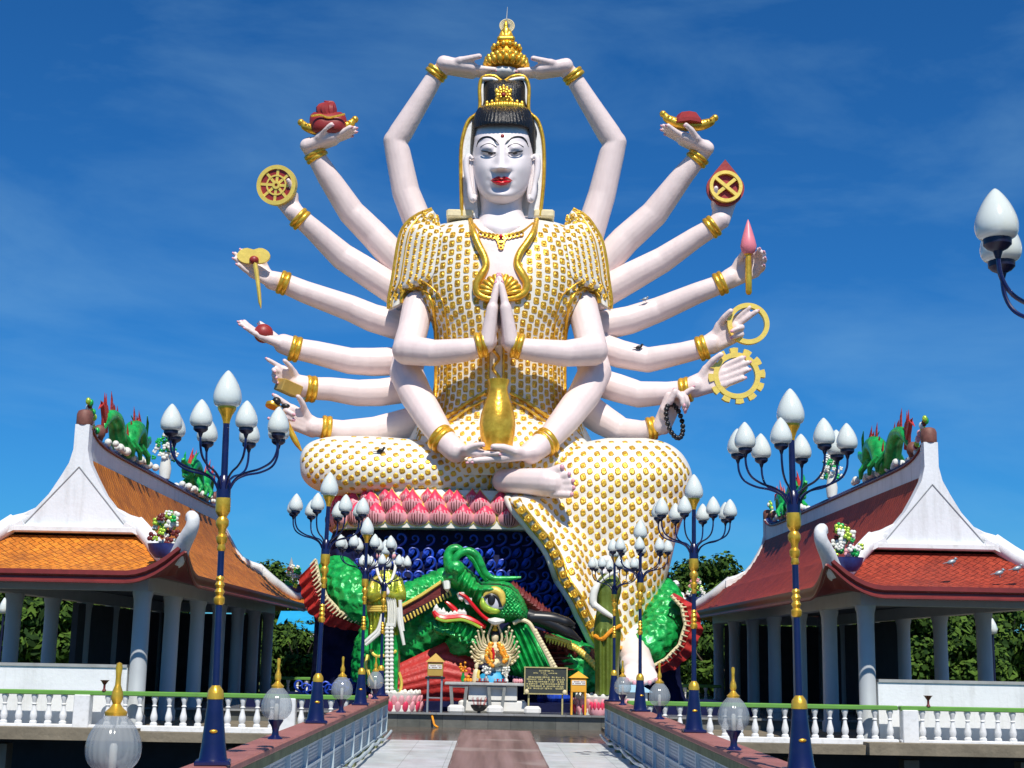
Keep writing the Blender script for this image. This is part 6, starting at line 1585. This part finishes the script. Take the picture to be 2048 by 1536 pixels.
for px,Y,h,k,s,w in PLN: tree(PXY(px,Y),Y,h,k,desc[k][0]+' '+w,s,'tree' if k<2 else 'bush','leafy_tree' if k<2 else 'leafy_bush')
# distant wood behind everything
mb=MB(); q=random.Random(77)
for i in range(9000):
    x=q.uniform(-95,95); y=100+q.uniform(0,6); hh=3.8+1.3*noise.noise(Vector((x*.12,0,0)))+.8*noise.noise(Vector((x*.5,3,0)))
    z=q.uniform(0,1)**.8*hh; p=Vector((x,y-(hh-z)*.2,z)); u=Vector((q.uniform(-1,1),q.uniform(-1,.2),q.uniform(-1,1))).normalized(); w=u.orthogonal().normalized(); s=q.uniform(.35,.8)
    mb.add([p-u*s*.5,p+w*s*.5,p+u*s*.5,p-w*s*.5],[(0,1,2,3)],q.choice([0,0,1,1,2]))
o=mb.build('far_wood',LEAVES,fix=False); tag(o,'mass of dark green woodland along the far shore','wood',kind='stuff')
# blue roofed hut
c=P(590,1255,78); t=thing('hut',(c.x,78,0),'small hut with bright blue roof among the bushes at left','hut')
r0=P(548,1262,78);r1=P(632,1262,78);r2=P(626,1222,80.5);r3=P(562,1222,80.5)
MB().plate([r0,r1,r2,r3],(0,.05,-.12)).build('roof',POOLB,t); MB().box((c.x,79.4,1.3),(r1.x-r0.x-.6,2.2,2.4)).build('wall',DARKIN,t)
MB().box((P(612,1272,77.4).x,77.9,P(612,1272,77.9).z),(.9,.1,.22)).build('sign_panel',PAPR,t)
# grey roofed shrine far left of the plinth
c=P(580,1180,95); t=thing('shrine',(c.x,95,0),'distant grey pointed shrine roof behind the orange pavilion tip','shrine')
MB().lathe([(2.4,0),(2.4,c.z-1.6),(2.6,c.z-1.4),(1.5,c.z-.2),(1.6,c.z),(.8,c.z+.6),(.25,c.z+1.0),(.18,c.z+1.6),(.03,c.z+2.1),(0,c.z+2.2)],(c.x,95,0),8).build('tower',GREY,t)
# blue kiosk by the foot
c=P(1258,1400,46.8); za=P(1258,1383,46.4).z; zr=P(1258,1370,46.4).z; t=thing('kiosk',(c.x,46.8,.42),'small white kiosk with pale blue roof below the giant foot','kiosk')
MB().box((c.x,46.8,(za+.42)/2),(1.15,.7,za-.42),bev=.02).build('wall',PAPR,t); MB().add([(c.x-.75,46.3,za-.02),(c.x+.75,46.3,za-.02),(c.x+.75,47.3,za-.02),(c.x-.75,47.3,za-.02),(c.x-.4,46.8,zr),(c.x+.4,46.8,zr)],[(0,1,5,4),(2,3,4,5),(0,4,3),(1,2,5),(3,2,1,0)]).build('roof',mat('pale_blue_roof',(.30,.52,.70),.5),t,ang=20)
# birds
def bird(px,py,Y,s,label,rz=0):
    p=P(px,py,Y); t=thing('bird',p,label,'bird','birds perched on the statue and roof'); m=MB()
    m.ball(p,(.20*s,.10*s,.10*s),12,8,rot=Matrix.Rotation(R(-20),3,'Y')); m.ball(p+Vector((.17*s,0,.13*s)),.065*s,10,7); m.tube([p+Vector((.22*s,0,.13*s)),p+Vector((.29*s,0,.12*s))],[.02*s,.004*s],6); m.tube([p+Vector((-.14*s,0,-.02*s)),p+Vector((-.36*s,0,-.07*s))],[.06*s,.03*s],6,flat=.4)
    for a in(-.04,.04): m.tube([p+Vector((.02*s,a*s,-.07*s)),p+Vector((.04*s,a*s,-.17*s))],.012*s,5)
    m.build('body',BLACK if s>.7 else STEEL,t); t.rotation_euler=(0,0,0)
bird(1278,694,53.9,.72,'black bird perched on the fifth right arm of the statue')
bird(1290,598,54.1,.6,'small grey bird on the fourth right arm of the statue')
bird(761,901,50.5,.75,'black bird standing on the crossed leg of the statue')
for px,py,w in((1903,1124,'upper left of three'),(1998,1146,'lowest of three'),(2034,1137,'rightmost of three')): bird(px,py,37.8,.66,'grey pigeon sitting on the red tiles, '+w)
# lamps beyond the pavilions
for px,py,w in((8,1215,'seen at the far left through the pavilion'),(30,1212,'seen second from left through the pavilion'),(204,1232,'seen through the last opening of the left pavilion'),(212,1232,'twin of the globe in the last left opening'),(1772,1268,'seen through the first opening of the right pavilion'),(1985,1256,'seen through the last opening of the right pavilion')):
    p=P(px,py,66); t=thing('distant_lamp',(p.x,66,0),'white globe lamp across the water, '+w,'lamp'); MB().lathe([(0,-.3),(.18,-.25),(.24,-.05),(.16,.2),(.05,.42),(0,.46)],p,14).build('globe',OPAL,t,ang=180); MB().tube([(p.x,66,0),p-Vector((0,0,.3))],.05,8).build('pole',DNAVY,t)
